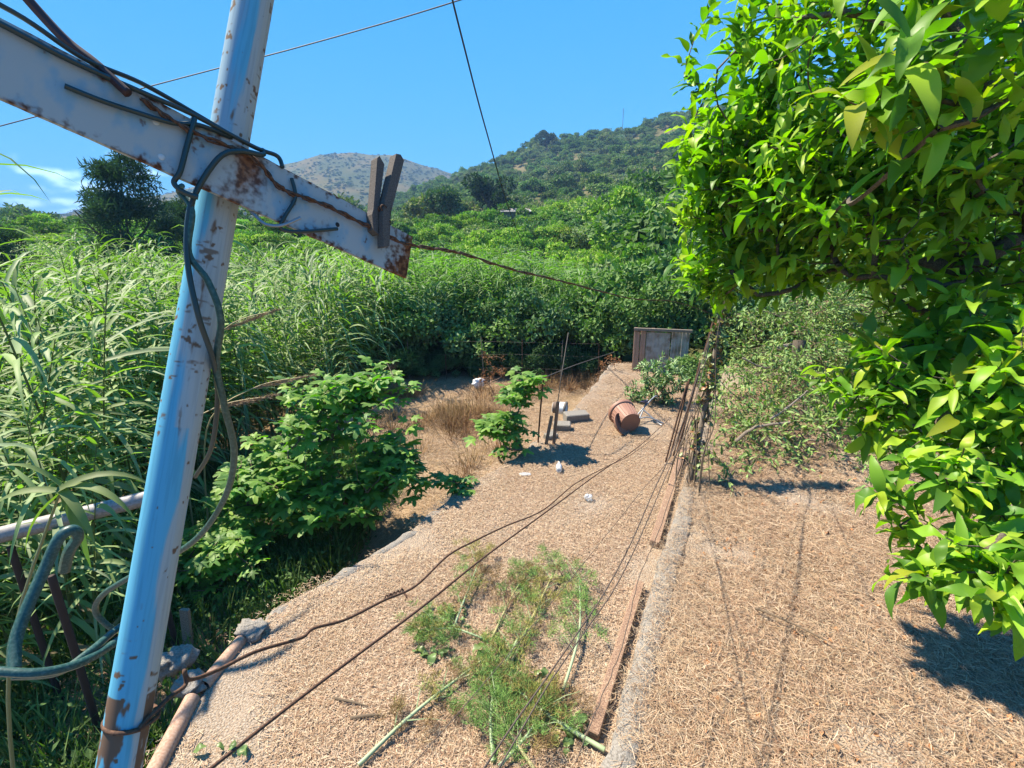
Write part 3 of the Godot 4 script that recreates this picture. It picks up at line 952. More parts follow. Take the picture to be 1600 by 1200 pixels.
# ---------------------------------------------------------------- the heap of cut branches
func build_brush_pile():
	var o := Vector3(4.2, 0.3, -7.2)
	var t := thing("brush_pile", "big heap of cut leafy branches on the upper terrace", "brush pile", o)
	var leaf := []
	for k in 3: leaf.append(citrus_leaf(0.10, 0.03, 0.35, rr(0.2, 0.9), 0.2))
	var xf := []; var cols := []
	var twig := MB.new()
	for b in 760:
		var x := rr(2.4, 7.8); var z := -rr(5.0, 10.2)
		var e := lerp_table(KERB, -z)
		if x < e + 0.3 or z > -5.15 - 0.25 * sin(x * 2.3): continue
		var hgt := 1.5 * smoothstep(4.9, 8.6, -z) * smoothstep(e - 0.1, e + 1.2, x)
		var s := Vector3(x, upper_top(x, z) + 0.04 + hgt * rr(0.1, 1.0), z) - o
		var d := Vector3(rr(-1, 1), rr(-0.25, 0.45), rr(-1, 1)).normalized()
		var l := rr(0.5, 1.1)
		var mid := s + d * l * 0.5 + Vector3(0, rr(0.0, 0.16), 0)
		var end := s + d * l + Vector3(0, rr(-0.1, 0.1), 0)
		var floor_y := upper_top(x, z) - o.y + 0.03
		end.y = maxf(end.y, floor_y); mid.y = maxf(mid.y, floor_y)
		var kx := e + 0.25 - o.x
		s.x = maxf(s.x, kx); mid.x = maxf(mid.x, kx + 0.03); end.x = maxf(end.x, kx)
		var line := smooth_line([s, mid, end], 5)
		twig.tube(line, radii(11, rr(0.004, 0.010), 0.002), 4, Color.WHITE, false)
		for k in 48:
			var f := int(rr(2, 10.99))
			var p: Vector3 = line[f]
			var dir := (d * 0.7 + rdir()).normalized()
			if R.randf() < 0.6:
				var p2 := p + dir * rr(0.05, 0.25)
				p2.y = maxf(p2.y, floor_y)
				if R.randf() < 0.3: twig.tube(PackedVector3Array([p, p2]), radii(2, 0.002, 0.001), 3, Color.WHITE, false)
				p = p2
			var n := (Vector3.UP + rdir() * 0.8).normalized()
			xf.append(Transform3D(frame((dir + rdir() * 0.6).normalized(), n).scaled(Vector3.ONE * rr(0.6, 1.15)), p))
			var c := tint(Color(0.199, 0.292, 0.087), 0.3)
			if R.randf() < 0.06: c = Color(0.2, 0.152, 0.08)
			cols.append(c)
	part("twigs", twig.mesh(), M.twig, t)
	var mats := []
	for b in [Color(0.184, 0.27, 0.081), Color(0.205, 0.281, 0.097)]:
		var m := vmat(0.5, Color(0.55, 0.7, 0.25), 0.3)
		m.albedo_color = (b as Color).linear_to_srgb()
		mats.append(m)
	foliage(t, leaf, mats, vmat(0.5, Color(0.55, 0.7, 0.25), 0.3), xf, cols, 200)
	for q in [[ground_at(1150, 690, 0.4), ground_at(1180, 668, 0.6), ground_at(1235, 660, 0.7), 0.022], [ground_at(1205, 655, 0.7), ground_at(1240, 630, 0.75), ground_at(1262, 610, 0.9), 0.014], [spot(1215, 545, 8.0), spot(1240, 540, 8.0), spot(1260, 560, 7.9), 0.045], [spot(1160, 560, 7.6), spot(1200, 575, 7.6), spot(1228, 555, 7.8), 0.016], [spot(1280, 690, 6.2), spot(1240, 684, 6.3), spot(1190, 690, 6.2), 0.012], [spot(1330, 600, 6.9), spot(1290, 640, 6.7), spot(1300, 700, 6.2), 0.014]]:
		var m := MB.new()
		m.tube(smooth_line([q[0] - o, q[1] - o, q[2] - o], 6, 0.006), radii(13, q[3], q[3] * 0.6), 7)
		part("branch", m.mesh(), M.wood, t)
	var m3 := MB.new()
	m3.tube(PackedVector3Array([spot(1247, 562, 7.9) - o, spot(1249, 532, 7.9) - o]), radii(2, 0.11, 0.095), 10)
	tag(part("cut_log", m3.mesh(), M.bark, t), "short sawn log standing on end in the brush")

# ---------------------------------------------------------------- citrus tree
func build_citrus():
	var o := Vector3(3.0, 0.25, -2.15)
	var t := thing("citrus_tree", "bright green citrus tree hanging over the upper terrace, close by", "tree", o)
	var root := []
	# trunk and limbs, in world places
	var limbs := [
		[Vector3(3.0, 0.15, -2.15), Vector3(2.98, 0.9, -2.15), Vector3(2.9, 1.6, -2.2)],
		[Vector3(2.9, 1.6, -2.2), spot(1620, 395, 2.35), spot(1500, 422, 2.4), spot(1430, 400, 2.45), spot(1365, 372, 2.55), spot(1300, 330, 2.7)],
		[spot(1500, 422, 2.4), spot(1475, 360, 2.45), spot(1460, 300, 2.5), spot(1390, 200, 2.6)],
		[spot(1620, 395, 2.35), spot(1600, 250, 2.2), spot(1540, 130, 2.1), spot(1480, 20, 2.1), spot(1420, -90, 2.1)],
		[Vector3(2.9, 1.6, -2.2), spot(1590, 520, 2.5), spot(1440, 488, 2.7), spot(1385, 455, 2.8), spot(1360, 425, 2.9), spot(1270, 395, 3.0)],
		[spot(1540, 130, 2.1), spot(1450, 60, 2.0), spot(1330, 20, 2.1), spot(1240, 30, 2.2)],
		[Vector3(2.9, 1.6, -2.2), Vector3(2.5, 1.75, -1.9), spot(1540, 620, 2.0), spot(1450, 680, 2.05)],
		[Vector3(2.98, 0.9, -2.15), Vector3(2.5, 1.25, -1.85), spot(1590, 830, 1.75), spot(1530, 880, 1.7)],
		[Vector3(2.9, 1.6, -2.2), Vector3(3.3, 2.4, -2.6), Vector3(3.6, 3.2, -2.9), Vector3(3.6, 4.0, -3.0)],
		[Vector3(2.9, 1.6, -2.2), Vector3(3.0, 2.6, -1.6), Vector3(2.7, 3.4, -1.2), Vector3(2.3, 4.0, -1.1)]]
	var rad := [[0.075, 0.06], [0.055, 0.014], [0.024, 0.01], [0.045, 0.014], [0.032, 0.012], [0.022, 0.01], [0.024, 0.009], [0.022, 0.008], [0.05, 0.02], [0.05, 0.02]]
	var m := MB.new()
	var trunk_part: MeshInstance3D
	for k in limbs.size():
		var pts := []
		for p in limbs[k]: pts.append(p - o)
		var line := smooth_line(pts, 6, 0.006 if k > 0 else 0.0)
		m = MB.new()
		m.tube(line, radii(line.size(), rad[k][0], rad[k][1]), 9)
		part("trunk" if k == 0 else "limb", m.mesh(), M.bark, t)
		for q in line: root.append([q, 0])
	# shoot tips through the crown
	var tips := []
	var vols := [
		[spot(1470, 120, 2.35), Vector3(1.15, 0.95, 0.75), 270],
		[spot(1240, 120, 2.75), Vector3(0.62, 0.75, 0.55), 120],
		[spot(1195, 270, 2.85), Vector3(0.55, 0.55, 0.5), 120],
		[spot(1175, 395, 3.0), Vector3(0.5, 0.28, 0.45), 60],
		[spot(1400, 330, 2.5), Vector3(0.75, 0.40, 0.6), 110],
		[spot(1500, 610, 2.15), Vector3(0.42, 0.45, 0.45), 105],
		[spot(1410, 590, 2.35), Vector3(0.36, 0.22, 0.3), 36],
		[spot(1540, 790, 1.9), Vector3(0.36, 0.33, 0.35), 60],
		[spot(1585, 895, 1.62), Vector3(0.26, 0.14, 0.2), 24],
		[Vector3(3.2, 3.7, -2.4), Vector3(1.5, 1.1, 1.2), 60],
		[Vector3(3.6, 2.2, -2.6), Vector3(0.9, 0.9, 0.9), 70],
		[spot(1510, 480, 2.4), Vector3(0.5, 0.3, 0.4), 45],
		[spot(1440, 230, 2.2), Vector3(0.7, 0.45, 0.4), 90],
		[spot(1130, 300, 2.9), Vector3(0.24, 0.62, 0.3), 60],
		[spot(1490, 60, 1.15), Vector3(0.30, 0.2, 0.2), 22]]
	for e in vols:
		for k in e[2]:
			var d := rdir()
			var p: Vector3 = e[0] + d * e[1] * pow(R.randf(), 0.4)
			if p.distance_to(EYE) < 0.75: continue
			tips.append(p - o)
	tips.append(spot(1400, 905, 1.75) - o); tips.append(spot(1440, 900, 1.72) - o); tips.append(spot(1370, 770, 2.0) - o); tips.append(spot(1100, 440, 3.1) - o); tips.append(spot(1115, 300, 3.0) - o)
	var roots := root.size()
	var g := grow(root, tips, 0.11, 0.04)
	part("twigs", twigs_mesh(g, 0.0022, 0.45, roots, 4, 0.014), M.bark, t)
	var leaves := []
	for k in 9: leaves.append(citrus_leaf(rr(0.115, 0.165), rr(0.034, 0.052), rr(0.1, 0.6), rr(-0.3, 1.7), rr(0.0, 0.7)))
	var bases := [Color(0.19, 0.37, 0.03), Color(0.25, 0.45, 0.034), Color(0.13, 0.285, 0.03), Color(0.35, 0.53, 0.042), Color(0.095, 0.215, 0.03), Color(0.34, 0.38, 0.035)]
	var mats := []
	for b in bases:
		var mm := vmat(0.44, Color(0.85, 1.0, 0.2), 0.4)
		mm.albedo_color = b.linear_to_srgb()
		mats.append(mm)
	var xf := []; var cols := []
	for e in g.ends:
		var p: Vector3 = g.pos[e]
		var out: Vector3 = (p - g.pos[g.par[e]]).normalized()
		out = (out + Vector3.UP * 0.25 + rdir() * 0.3).normalized()
		var a := rr(0, TAU)
		var x := frame(out, Vector3.UP)
		var young := R.randf() < 0.3
		var nl := R.randi_range(6, 11)
		for k in nl:
			a += 2.4
			var side := x.x * cos(a) + x.z * sin(a)
			var back := float(k) / nl * 0.16
			var d := (side * rr(0.7, 1.1) + out * rr(0.3, 0.9) + Vector3.DOWN * rr(0.0, 0.5)).normalized()
			var n := (Vector3.UP * 0.8 + out * 0.4 - side * 0.2 + rdir() * 0.35).normalized()
			xf.append(Transform3D(frame(d, n).scaled(Vector3.ONE * rr(0.5, 1.3)), p - out * back))
			cols.append(tint(bases[3] if young and k < 5 else bases[R.randi() % (6 if R.randf() < 0.06 else 5)], 0.22))
	foliage(t, leaves, mats, vmat(0.44, Color(0.85, 1.0, 0.2), 0.4), xf, cols, 300)

# ---------------------------------------------------------------- low plants
func small_shrub(called: String, label: String, category: String, o: Vector3, vol: Array, leafm: Array, bases: Array, per: int, singles: int, scale_: float, stemr := 0.003):
	var t := thing(called, label, category, o)
	var tips := []
	for e in vol:
		for k in e[2]:
			tips.append(e[0] + rdir() * e[1] * pow(R.randf(), 0.4) - o)
	var g := grow([[Vector3.ZERO, 0]], tips, 0.12, -0.05)
	part("stems", twigs_mesh(g, stemr, 0.4, 1, 4), M.twig, t)
	var mats := []
	for b in bases:
		var mm := vmat(0.45, Color(0.5, 0.65, 0.2), 0.5)
		mm.albedo_color = (b as Color).linear_to_srgb()
		mats.append(mm)
	var xf := []; var cols := []
	for e in g.ends:
		var p: Vector3 = g.pos[e]
		var out: Vector3 = (p - g.pos[g.par[e]]).normalized()
		var a := rr(0, TAU)
		for k in per:
			a += 2.4
			var x := frame(out, Vector3.UP)
			var side := x.x * cos(a) + x.z * sin(a)
			var d := (side + out * rr(0.2, 0.9)).normalized()
			xf.append(Transform3D(frame(d, (Vector3.UP + rdir() * 0.5).normalized()).scaled(Vector3.ONE * scale_ * rr(0.6, 1.2)), p - out * rr(0, 0.14)))
			cols.append(tint(bases[R.randi() % bases.size()], 0.2))
	foliage(t, leafm, mats, vmat(0.45, Color(0.5, 0.65, 0.2), 0.5), xf, cols, singles)
	return t
func build_low_plants():
	var narrow := []
	for k in 3: narrow.append(citrus_leaf(0.11, 0.03, 0.3, rr(0.3, 1.0), 0.2))
	var broad := []
	for k in 3: broad.append(citrus_leaf(0.07, 0.045, 0.2, rr(0.2, 0.8), 0.2))
	small_shrub("leafy_shrub", "leafy green shrub behind the blue scrap and metal frame", "shrub", ground_at(1035, 632, 0.0), [[ground_at(1030, 632, 0) + Vector3(0.05, 0.42, -0.1), Vector3(0.55, 0.44, 0.4), 150], [ground_at(985, 628, 0) + Vector3(0.1, 0.16, 0), Vector3(0.3, 0.14, 0.2), 20]], narrow, [Color(0.147, 0.243, 0.077), Color(0.179, 0.288, 0.102)], 9, 60, 0.95)
	# creeper on a leaning post
	var pb := Vector3(1.95, upper_top(1.95, -4.85) - 0.05, -4.85)
	var ptop := spot(1132, 455, 5.2)
	var post := thing("leaning_stake", "rough leaning wooden stake carrying the wires and a creeper", "stake", pb)
	var m := MB.new()
	m.tube(smooth_line([Vector3.ZERO, (ptop - pb) * 0.5 + Vector3(0.02, 0, 0), ptop - pb], 6, 0.004), radii(13, 0.032, 0.022), 8)
	part("pole", m.mesh(), M.wood, post)
	var vol := []
	for k in 9: vol.append([pb.lerp(ptop, 0.16 + k * 0.1), Vector3(0.13, 0.12, 0.13), 16 if k > 3 else 8])
	small_shrub("creeper", "broken-leaved green creeper climbing the leaning stake", "creeper", pb + Vector3(0.05, 0, 0.03), vol, broad, [Color(0.115, 0.192, 0.051), Color(0.154, 0.218, 0.064), Color(0.205, 0.205, 0.064), Color(0.32, 0.154, 0.064)], 5, 60, 0.95, 0.0025)
	var tangle := thing("dry_vine", "tangle of dry brown vine stems round the leaning stake and rods", "vine", pb)
	for k in 16:
		m = MB.new()
		var s0 := Vector3(rr(-0.25, 0.15), 0.0, rr(-0.35, 0.35)); var s1 := (ptop - pb) * rr(0.5, 1.0) + Vector3(rr(-0.1, 0.1), 0, rr(-0.1, 0.1))
		var mids := []
		for j in 6: mids.append(s0.lerp(s1, j / 5.0) + rdir() * rr(0.02, 0.09) * (1.0 if j > 0 else 0.0))
		m.tube(smooth_line(mids, 5), radii(26, rr(0.004, 0.009), 0.002), 5)
		part("stem", m.mesh(), M.twig, tangle)
	var stick_labels := ["short brown stick lying left of the fennel heap", "dry forked stick by the left end of the fennel", "thin dry stick on the path near the plastic bag", "dry stick lying on the upper terrace beside the kerb", "pale dry stick across the middle of the upper terrace"]
	var stick_at := [[548, 1122, 600, 1118, 0.0], [520, 1090, 575, 1104, 0.0], [985, 682, 1012, 680, 0.0], [1078, 905, 1135, 960, 0.17], [1180, 950, 1290, 1000, 0.25]]
	for k in 5:
		var q: Array = stick_at[k]
		var a := ground_at(q[0], q[1], q[4] + 0.02); var b := ground_at(q[2], q[3], q[4] + 0.02)
		m = MB.new()
		m.tube(smooth_line([Vector3.ZERO, (b - a) * 0.5 + Vector3(rr(-0.03, 0.03), 0.012, rr(-0.03, 0.03)), b - a], 5), radii(11, rr(0.006, 0.011), 0.004), 6)
		var o := part("dry_stick", m.mesh(), M.twig, self)
		o.position = a
		tag(o, stick_labels[k], "stick", "dry sticks on the ground")
	# dark weeds on the low ground by the post
	var tuft := []
	for v in 3:
		m = MB.new()
		for k in 60:
			var a := rr(0, TAU); var rad := rr(0, 0.22)
			var p := Vector3(cos(a) * rad, 0, sin(a) * rad)
			blade(m, p, Vector3(cos(a) * rr(0, 0.7), 1, sin(a) * rr(0, 0.7)), rr(0.12, 0.34), rr(0.006, 0.016), rr(0.1, 0.4), Color(0.129, 0.198, 0.061) * rr(0.6, 1.3), 3)
		for k in 50:
			var p := Vector3(rr(-0.22, 0.22), rr(0.02, 0.22), rr(-0.22, 0.22))
			leaf_quad(m, p, rdir(), (Vector3.UP + rdir() * 0.5).normalized(), rr(0.03, 0.06), rr(0.02, 0.035), Color(0.114, 0.19, 0.061) * rr(0.6, 1.3))
		tuft.append(m.mesh(false))
	for v in 3:
		var xf := []; var cols := []
		for k in 260:
			var z := -rr(1.4, 7.5); var x := rr(-6.5, -1.7)
			if x > lerp_table(EDGE, -z) - 0.25: continue
			if nz.get_noise_2d(x * 25.0, z * 25.0) > 0.12 and z > -3.0: continue
			var s := rr(0.6, 1.3)
			xf.append(Transform3D(Basis(Vector3.UP, rr(0, TAU)).scaled(Vector3.ONE * s), Vector3(x, land(x, z), z)))
			var q := rr(0.6, 1.1)
			cols.append(Color(q, q, q))
		tag(scatter("weeds", tuft[v], M.leaf_far, xf, cols, self), "low green weeds on the shaded ground below the path", "weeds", "weeds below the path", "stuff")
	# dry weeds on the lower terrace and along the far fence
	var dry := []
	for v in 2:
		m = MB.new()
		for k in 70:
			var a := rr(0, TAU); var rad := rr(0, 0.3)
			blade(m, Vector3(cos(a) * rad, 0, sin(a) * rad), Vector3(cos(a) * rr(0, 1.2), 1, sin(a) * rr(0, 1.2)), rr(0.12, 0.42), 0.006, rr(0.1, 0.5), Color(0.32, 0.216, 0.112) * rr(0.6, 1.15), 3)
		dry.append(m.mesh(false))
	for v in 2:
		var xf := []; var cols := []
		for q in [[Vector3(-1.7, 0, -8.6), 1.0, 16], [Vector3(-0.8, 0, -9.2), 0.7, 12], [Vector3(-2.6, 0, -10.6), 0.5, 10], [Vector3(1.6, 0, -11.4), 1.0, 18], [Vector3(-0.1, 0, -10.6), 0.8, 6], [Vector3(2.6, 0, -11.2), 0.5, 8], [Vector3(-1.6, 0, -7.4), 1.6, 6]]:
			for k in q[2]:
				var p: Vector3 = q[0] + Vector3(rr(-1, 1), 0, rr(-0.5, 0.5)) * q[1]
				p.y = land(p.x, p.z)
				xf.append(Transform3D(Basis(Vector3.UP, rr(0, TAU)).scaled(Vector3.ONE * rr(0.6, 1.2)), p))
				var g := rr(0.7, 1.1)
				cols.append(Color(g, g * rr(0.85, 1.05), g * 0.9))
		tag(scatter("dry_weeds", dry[v], M.straw, xf, cols, self), "clumps of dry brown weeds on the lower terrace", "dry weeds", "dry weed clumps", "stuff")
	# tall rust-coloured dead plants
	var dead := [[spot(585 + 25, 610, 11.0), 0.85, "dead orange-brown weed standing at the thicket edge beside the reeds"], [spot(770, 605, 10.6), 1.15, "tall dead brown weed with branching stems on the lower terrace"], [spot(950, 585, 10.8), 0.9, "reddish dead weed at the far end of the path"]]
	for q in dead:
		var p: Vector3 = q[0]
		p.y = land(p.x, p.z)
		var t := thing("dead_weed", q[2], "weed", p, "tall dead weeds")
		var tips := []
		for k in 26: tips.append(Vector3(rr(-0.25, 0.25), rr(0.35, 1.0), rr(-0.2, 0.2)) * Vector3(q[1], q[1], q[1]))
		var g := grow([[Vector3.ZERO, 0], [Vector3(0, 0.2, 0), 0]], tips, 0.12, -0.05)
		part("stems", twigs_mesh(g, 0.0025, 0.4, 1, 4), M.plank, t)
		m = MB.new()
		for e in g.ends:
			for k in 14: leaf_quad(m, g.pos[e] + rdir() * 0.05, rdir(), rdir(), rr(0.02, 0.07), 0.02, Color(0.264, 0.128, 0.056) * rr(0.6, 1.3))
		tag(part("seed_heads", m.mesh(false), M.straw, t), "", "", "", "stuff")
	# cut fennel lying on the path
	var stalks := [
		[[560, 1190], [650, 1110], [760, 1030], 0.010, "long cut fennel stalk lying furthest to the bottom left of the path"],
		[[770, 1185], [770, 1090], [810, 1000], 0.009, "cut fennel stalk lying straight up the middle of the path"],
		[[785, 1060], [830, 970], [870, 890], 0.010, "cut fennel stalk with forked top in the middle of the heap"],
		[[880, 1080], [905, 990], [905, 910], 0.008, "thin upright-lying fennel stalk nearest the plank"],
		[[945, 1170], [860, 1120], [795, 1070], 0.011, "thick pale fennel stalk lying slantwise toward the kerb"],
		[[835, 1200], [805, 1160], [775, 1115], 0.009, "short fennel stalk at the bottom edge beside the thin wires"],
		[[780, 1195], [825, 1150], [850, 1110], 0.008, "yellowing fennel stalk crossing the thick pale one"],
		[[705, 990], [730, 930], [750, 880], 0.007, "cut fennel stalk lying at the far left of the heap"],
		[[770, 990], [800, 930], [820, 905], 0.007, "yellow-green fennel stalk in the far middle of the heap"],
		[[755, 995], [715, 985], [680, 985], 0.006, "short tan stalk lying across the left of the heap"]]
	var si := 0
	for q in stalks:
		var pts := []
		for k in 3:
			var g := ground_at(q[k][0], q[k][1], 0.05)
			g.y = path_top(g.x, g.z) + 0.03 + 0.02 * k + 0.008 * (si % 4)
			pts.append(g)
		si += 1
		var o: Vector3 = pts[0]
		var t := thing("fennel_stalk", q[4], "fennel", o, "cut fennel stalks on the path")
		var line := smooth_line([pts[0] - o, pts[1] - o, pts[2] - o], 6)
		m = MB.new()
		m.tube(line, radii(13, q[3] * 1.35, q[3] * 0.7), 7)
		part("stem", m.mesh(), mat(0.288, 0.368, 0.208, 0.5) if si % 3 else mat(0.288, 0.264, 0.12, 0.6), t)
		var br := MB.new(); var fr := MB.new()
		var dir: Vector3 = (line[12] - line[0]).normalized()
		for b in 9:
			var f: int = 4 + b
			var p: Vector3 = line[mini(f, 12)]
			var side := dir.cross(Vector3.UP).normalized() * (1 if b % 2 else -1)
			var d := (dir * rr(0.6, 1.3) + side * rr(0.3, 0.9) + Vector3.UP * rr(0.05, 0.35)).normalized()
			var l := rr(0.12, 0.26)
			br.tube(PackedVector3Array([p, p + d * l * 0.6, p + d * l + Vector3.DOWN * 0.03]), PackedFloat32Array([q[3] * 0.45, 0.003, 0.0015]), 4)
			var col := Color(0.168, 0.291, 0.078)
			if R.randf() < 0.25: col = Color(0.272, 0.256, 0.072)
			if R.randf() < 0.15: col = Color(0.224, 0.152, 0.072)
			var sprays := []
			for k in 7: sprays.append(p + d * l * rr(0.25, 1.15) + Vector3(rr(-1, 1), rr(-0.1, 0.4), rr(-1, 1)) * 0.11)
			for k in 340:
				var c: Vector3 = sprays[k % 7] + Vector3(rr(-1, 1), rr(-1, 1), rr(-1, 1)) * 0.032
				c.y = clampf(c.y, -0.01, 0.075)
				var e := (d * 0.8 + rdir()).normalized() * rr(0.025, 0.06)
				var w := e.cross(rdir()).normalized() * 0.0015
				fr.tri3(c - w, c + w, c + e, col * rr(0.6, 1.3))
		part("side_stems", br.mesh(), mat(0.192, 0.256, 0.12, 0.5), t)
		tag(part("fronds", fr.mesh(false), M.straw, t), "", "", "", "stuff")
	# broad wilted leaves in the heap
	var wl := []
	for k in 2: wl.append(citrus_leaf(0.11, 0.06, 0.25, 1.3, 0.5))
	var wx := []; var wc := []
	for q in [[700, 960, 22], [675, 1010, 16], [775, 1015, 18], [830, 1075, 20], [880, 1150, 14], [820, 1110, 12], [865, 1075, 10], [355, 1165, 6]]:
		for k in q[2]:
			var g := ground_at(q[0] + rr(-35, 35), q[1] + rr(-18, 18), 0.03)
			g.y = path_top(g.x, g.z) + rr(0.015, 0.06)
			wx.append(Transform3D(frame(Vector3(rr(-1, 1), rr(-0.1, 0.3), rr(-1, 1)).normalized(), (Vector3.UP + rdir() * 0.5).normalized()).scaled(Vector3.ONE * rr(0.4, 1.0)), g))
			wc.append(tint(Color(0.168, 0.246, 0.084), 0.25))
	for v in 2:
		tag(scatter("wilted_leaves", wl[v], M.leaf, wx.slice(v * wx.size() / 2, (v + 1) * wx.size() / 2), wc, self), "wilted broad green leaves strewn through the cut fennel", "leaves", "wilted leaves", "stuff")

# ---------------------------------------------------------------- painted post with crossbar
func paint_texture(w: int, h: int, seed: int, bar: bool) -> ImageTexture:
	var im := Image.create(w, h, false, Image.FORMAT_RGB8)
	var n := FastNoiseLite.new()
	n.seed = seed; n.frequency = 0.012; n.fractal_octaves = 5
	var n2 := FastNoiseLite.new()
	n2.seed = seed + 7; n2.frequency = 0.05; n2.fractal_octaves = 3
	var blue := Color(0.10, 0.35, 0.50); var white := Color(0.33, 0.37, 0.38); var pale := Color(0.21, 0.33, 0.41)
	for y in h:
		for x in w:
			var a := n.get_noise_2d(x, y * (0.6 if bar else 0.3)); var b := n2.get_noise_2d(x, y)
			var c: Color
			if bar:
				var fx := float(x) / w; var fy := float(y) / h
				c = white.lerp(pale, smoothstep(0.0, 0.5, a + 0.1))
				var rust := smoothstep(0.42, 0.62, a + b * 0.3) * 0.8
				rust = maxf(rust, smoothstep(0.0, 0.16, 0.09 - minf(fy, 1.0 - fy) + (a + b) * 0.14) * 1.0)
				rust = maxf(rust, smoothstep(0.0, 0.09, fx - 0.90 + (a + b * 0.6) * 0.10))
				rust = maxf(rust, smoothstep(0.0, 0.06, 0.06 - absf(fx - 0.52) + (a + b * 0.5) * 0.05) * 0.95)
				rust = maxf(rust, smoothstep(0.0, 0.05, 0.016 - absf(fx - 0.72) + (a + b * 0.6) * 0.05) * 0.8)
				rust = maxf(rust, smoothstep(0.0, 0.08, 0.03 - absf(fx - 0.39) + (a + b * 0.6) * 0.05 - fy * 0.04) * 0.7)
				c = c.lerp(Color(0.20, 0.085, 0.036).lerp(Color(0.085, 0.036, 0.02), smoothstep(-0.2, 0.3, b)), clampf(rust, 0, 1))
			else:
				# u round the pipe, v along: blue coat, worn to the older white along one side
				var u := float(x) / w
				var v := float(y) / h
				var worn := absf(u - 0.03)
				worn = minf(worn, 1.0 - worn)
				c = blue.lerp(pale, smoothstep(0.05, 0.4, a + lerpf(-0.4, 0.25, smoothstep(0.60, 0.72, v))))
				c = c.lerp(white, smoothstep(0.02, 0.05, 0.15 - worn + a * 0.12))
				if v < 0.71 and v > 0.60: c = c.lerp(white, smoothstep(0.05, 0.12, 0.26 - worn + a * 0.2) * 0.9)
				var b2 := n2.get_noise_2d(x * 0.5, y * 1.6)
				var chip := smoothstep(0.53, 0.64, b2 + a * 0.5)
				chip = maxf(chip, smoothstep(0.0, 0.03, 0.012 - absf(worn - 0.14) + b * 0.03 + a * 0.02) * smoothstep(0.05, 0.1, a + 0.05))
				if v < 0.505: chip = maxf(chip, smoothstep(-0.1, 0.15, a + b * 0.5))
				c = c * (1.0 - 0.12 * smoothstep(-0.1, 0.5, n2.get_noise_2d(x * 2.0 + 90.0, y * 0.25)))
				var scratch := smoothstep(0.34, 0.5, n2.get_noise_2d(x * 0.22, y * 2.6 + 400.0)) * smoothstep(0.0, 0.2, a)
				c = c.lerp(Color(0.136, 0.088, 0.06), clampf(maxf(chip, scratch * 0.85), 0, 1))
			im.set_pixel(x, y, c.linear_to_srgb())
	return ImageTexture.create_from_image(im)
func bar_point(s: float) -> Vector3:   # along the crossbar: 0 near the viewer, 1 at its free end
	var f := (s / 0.615) / ((1.0 - s) / 0.337 + s / 0.615)
	return spot(0, 90, 0.337).lerp(spot(640, 402, 0.615), f)
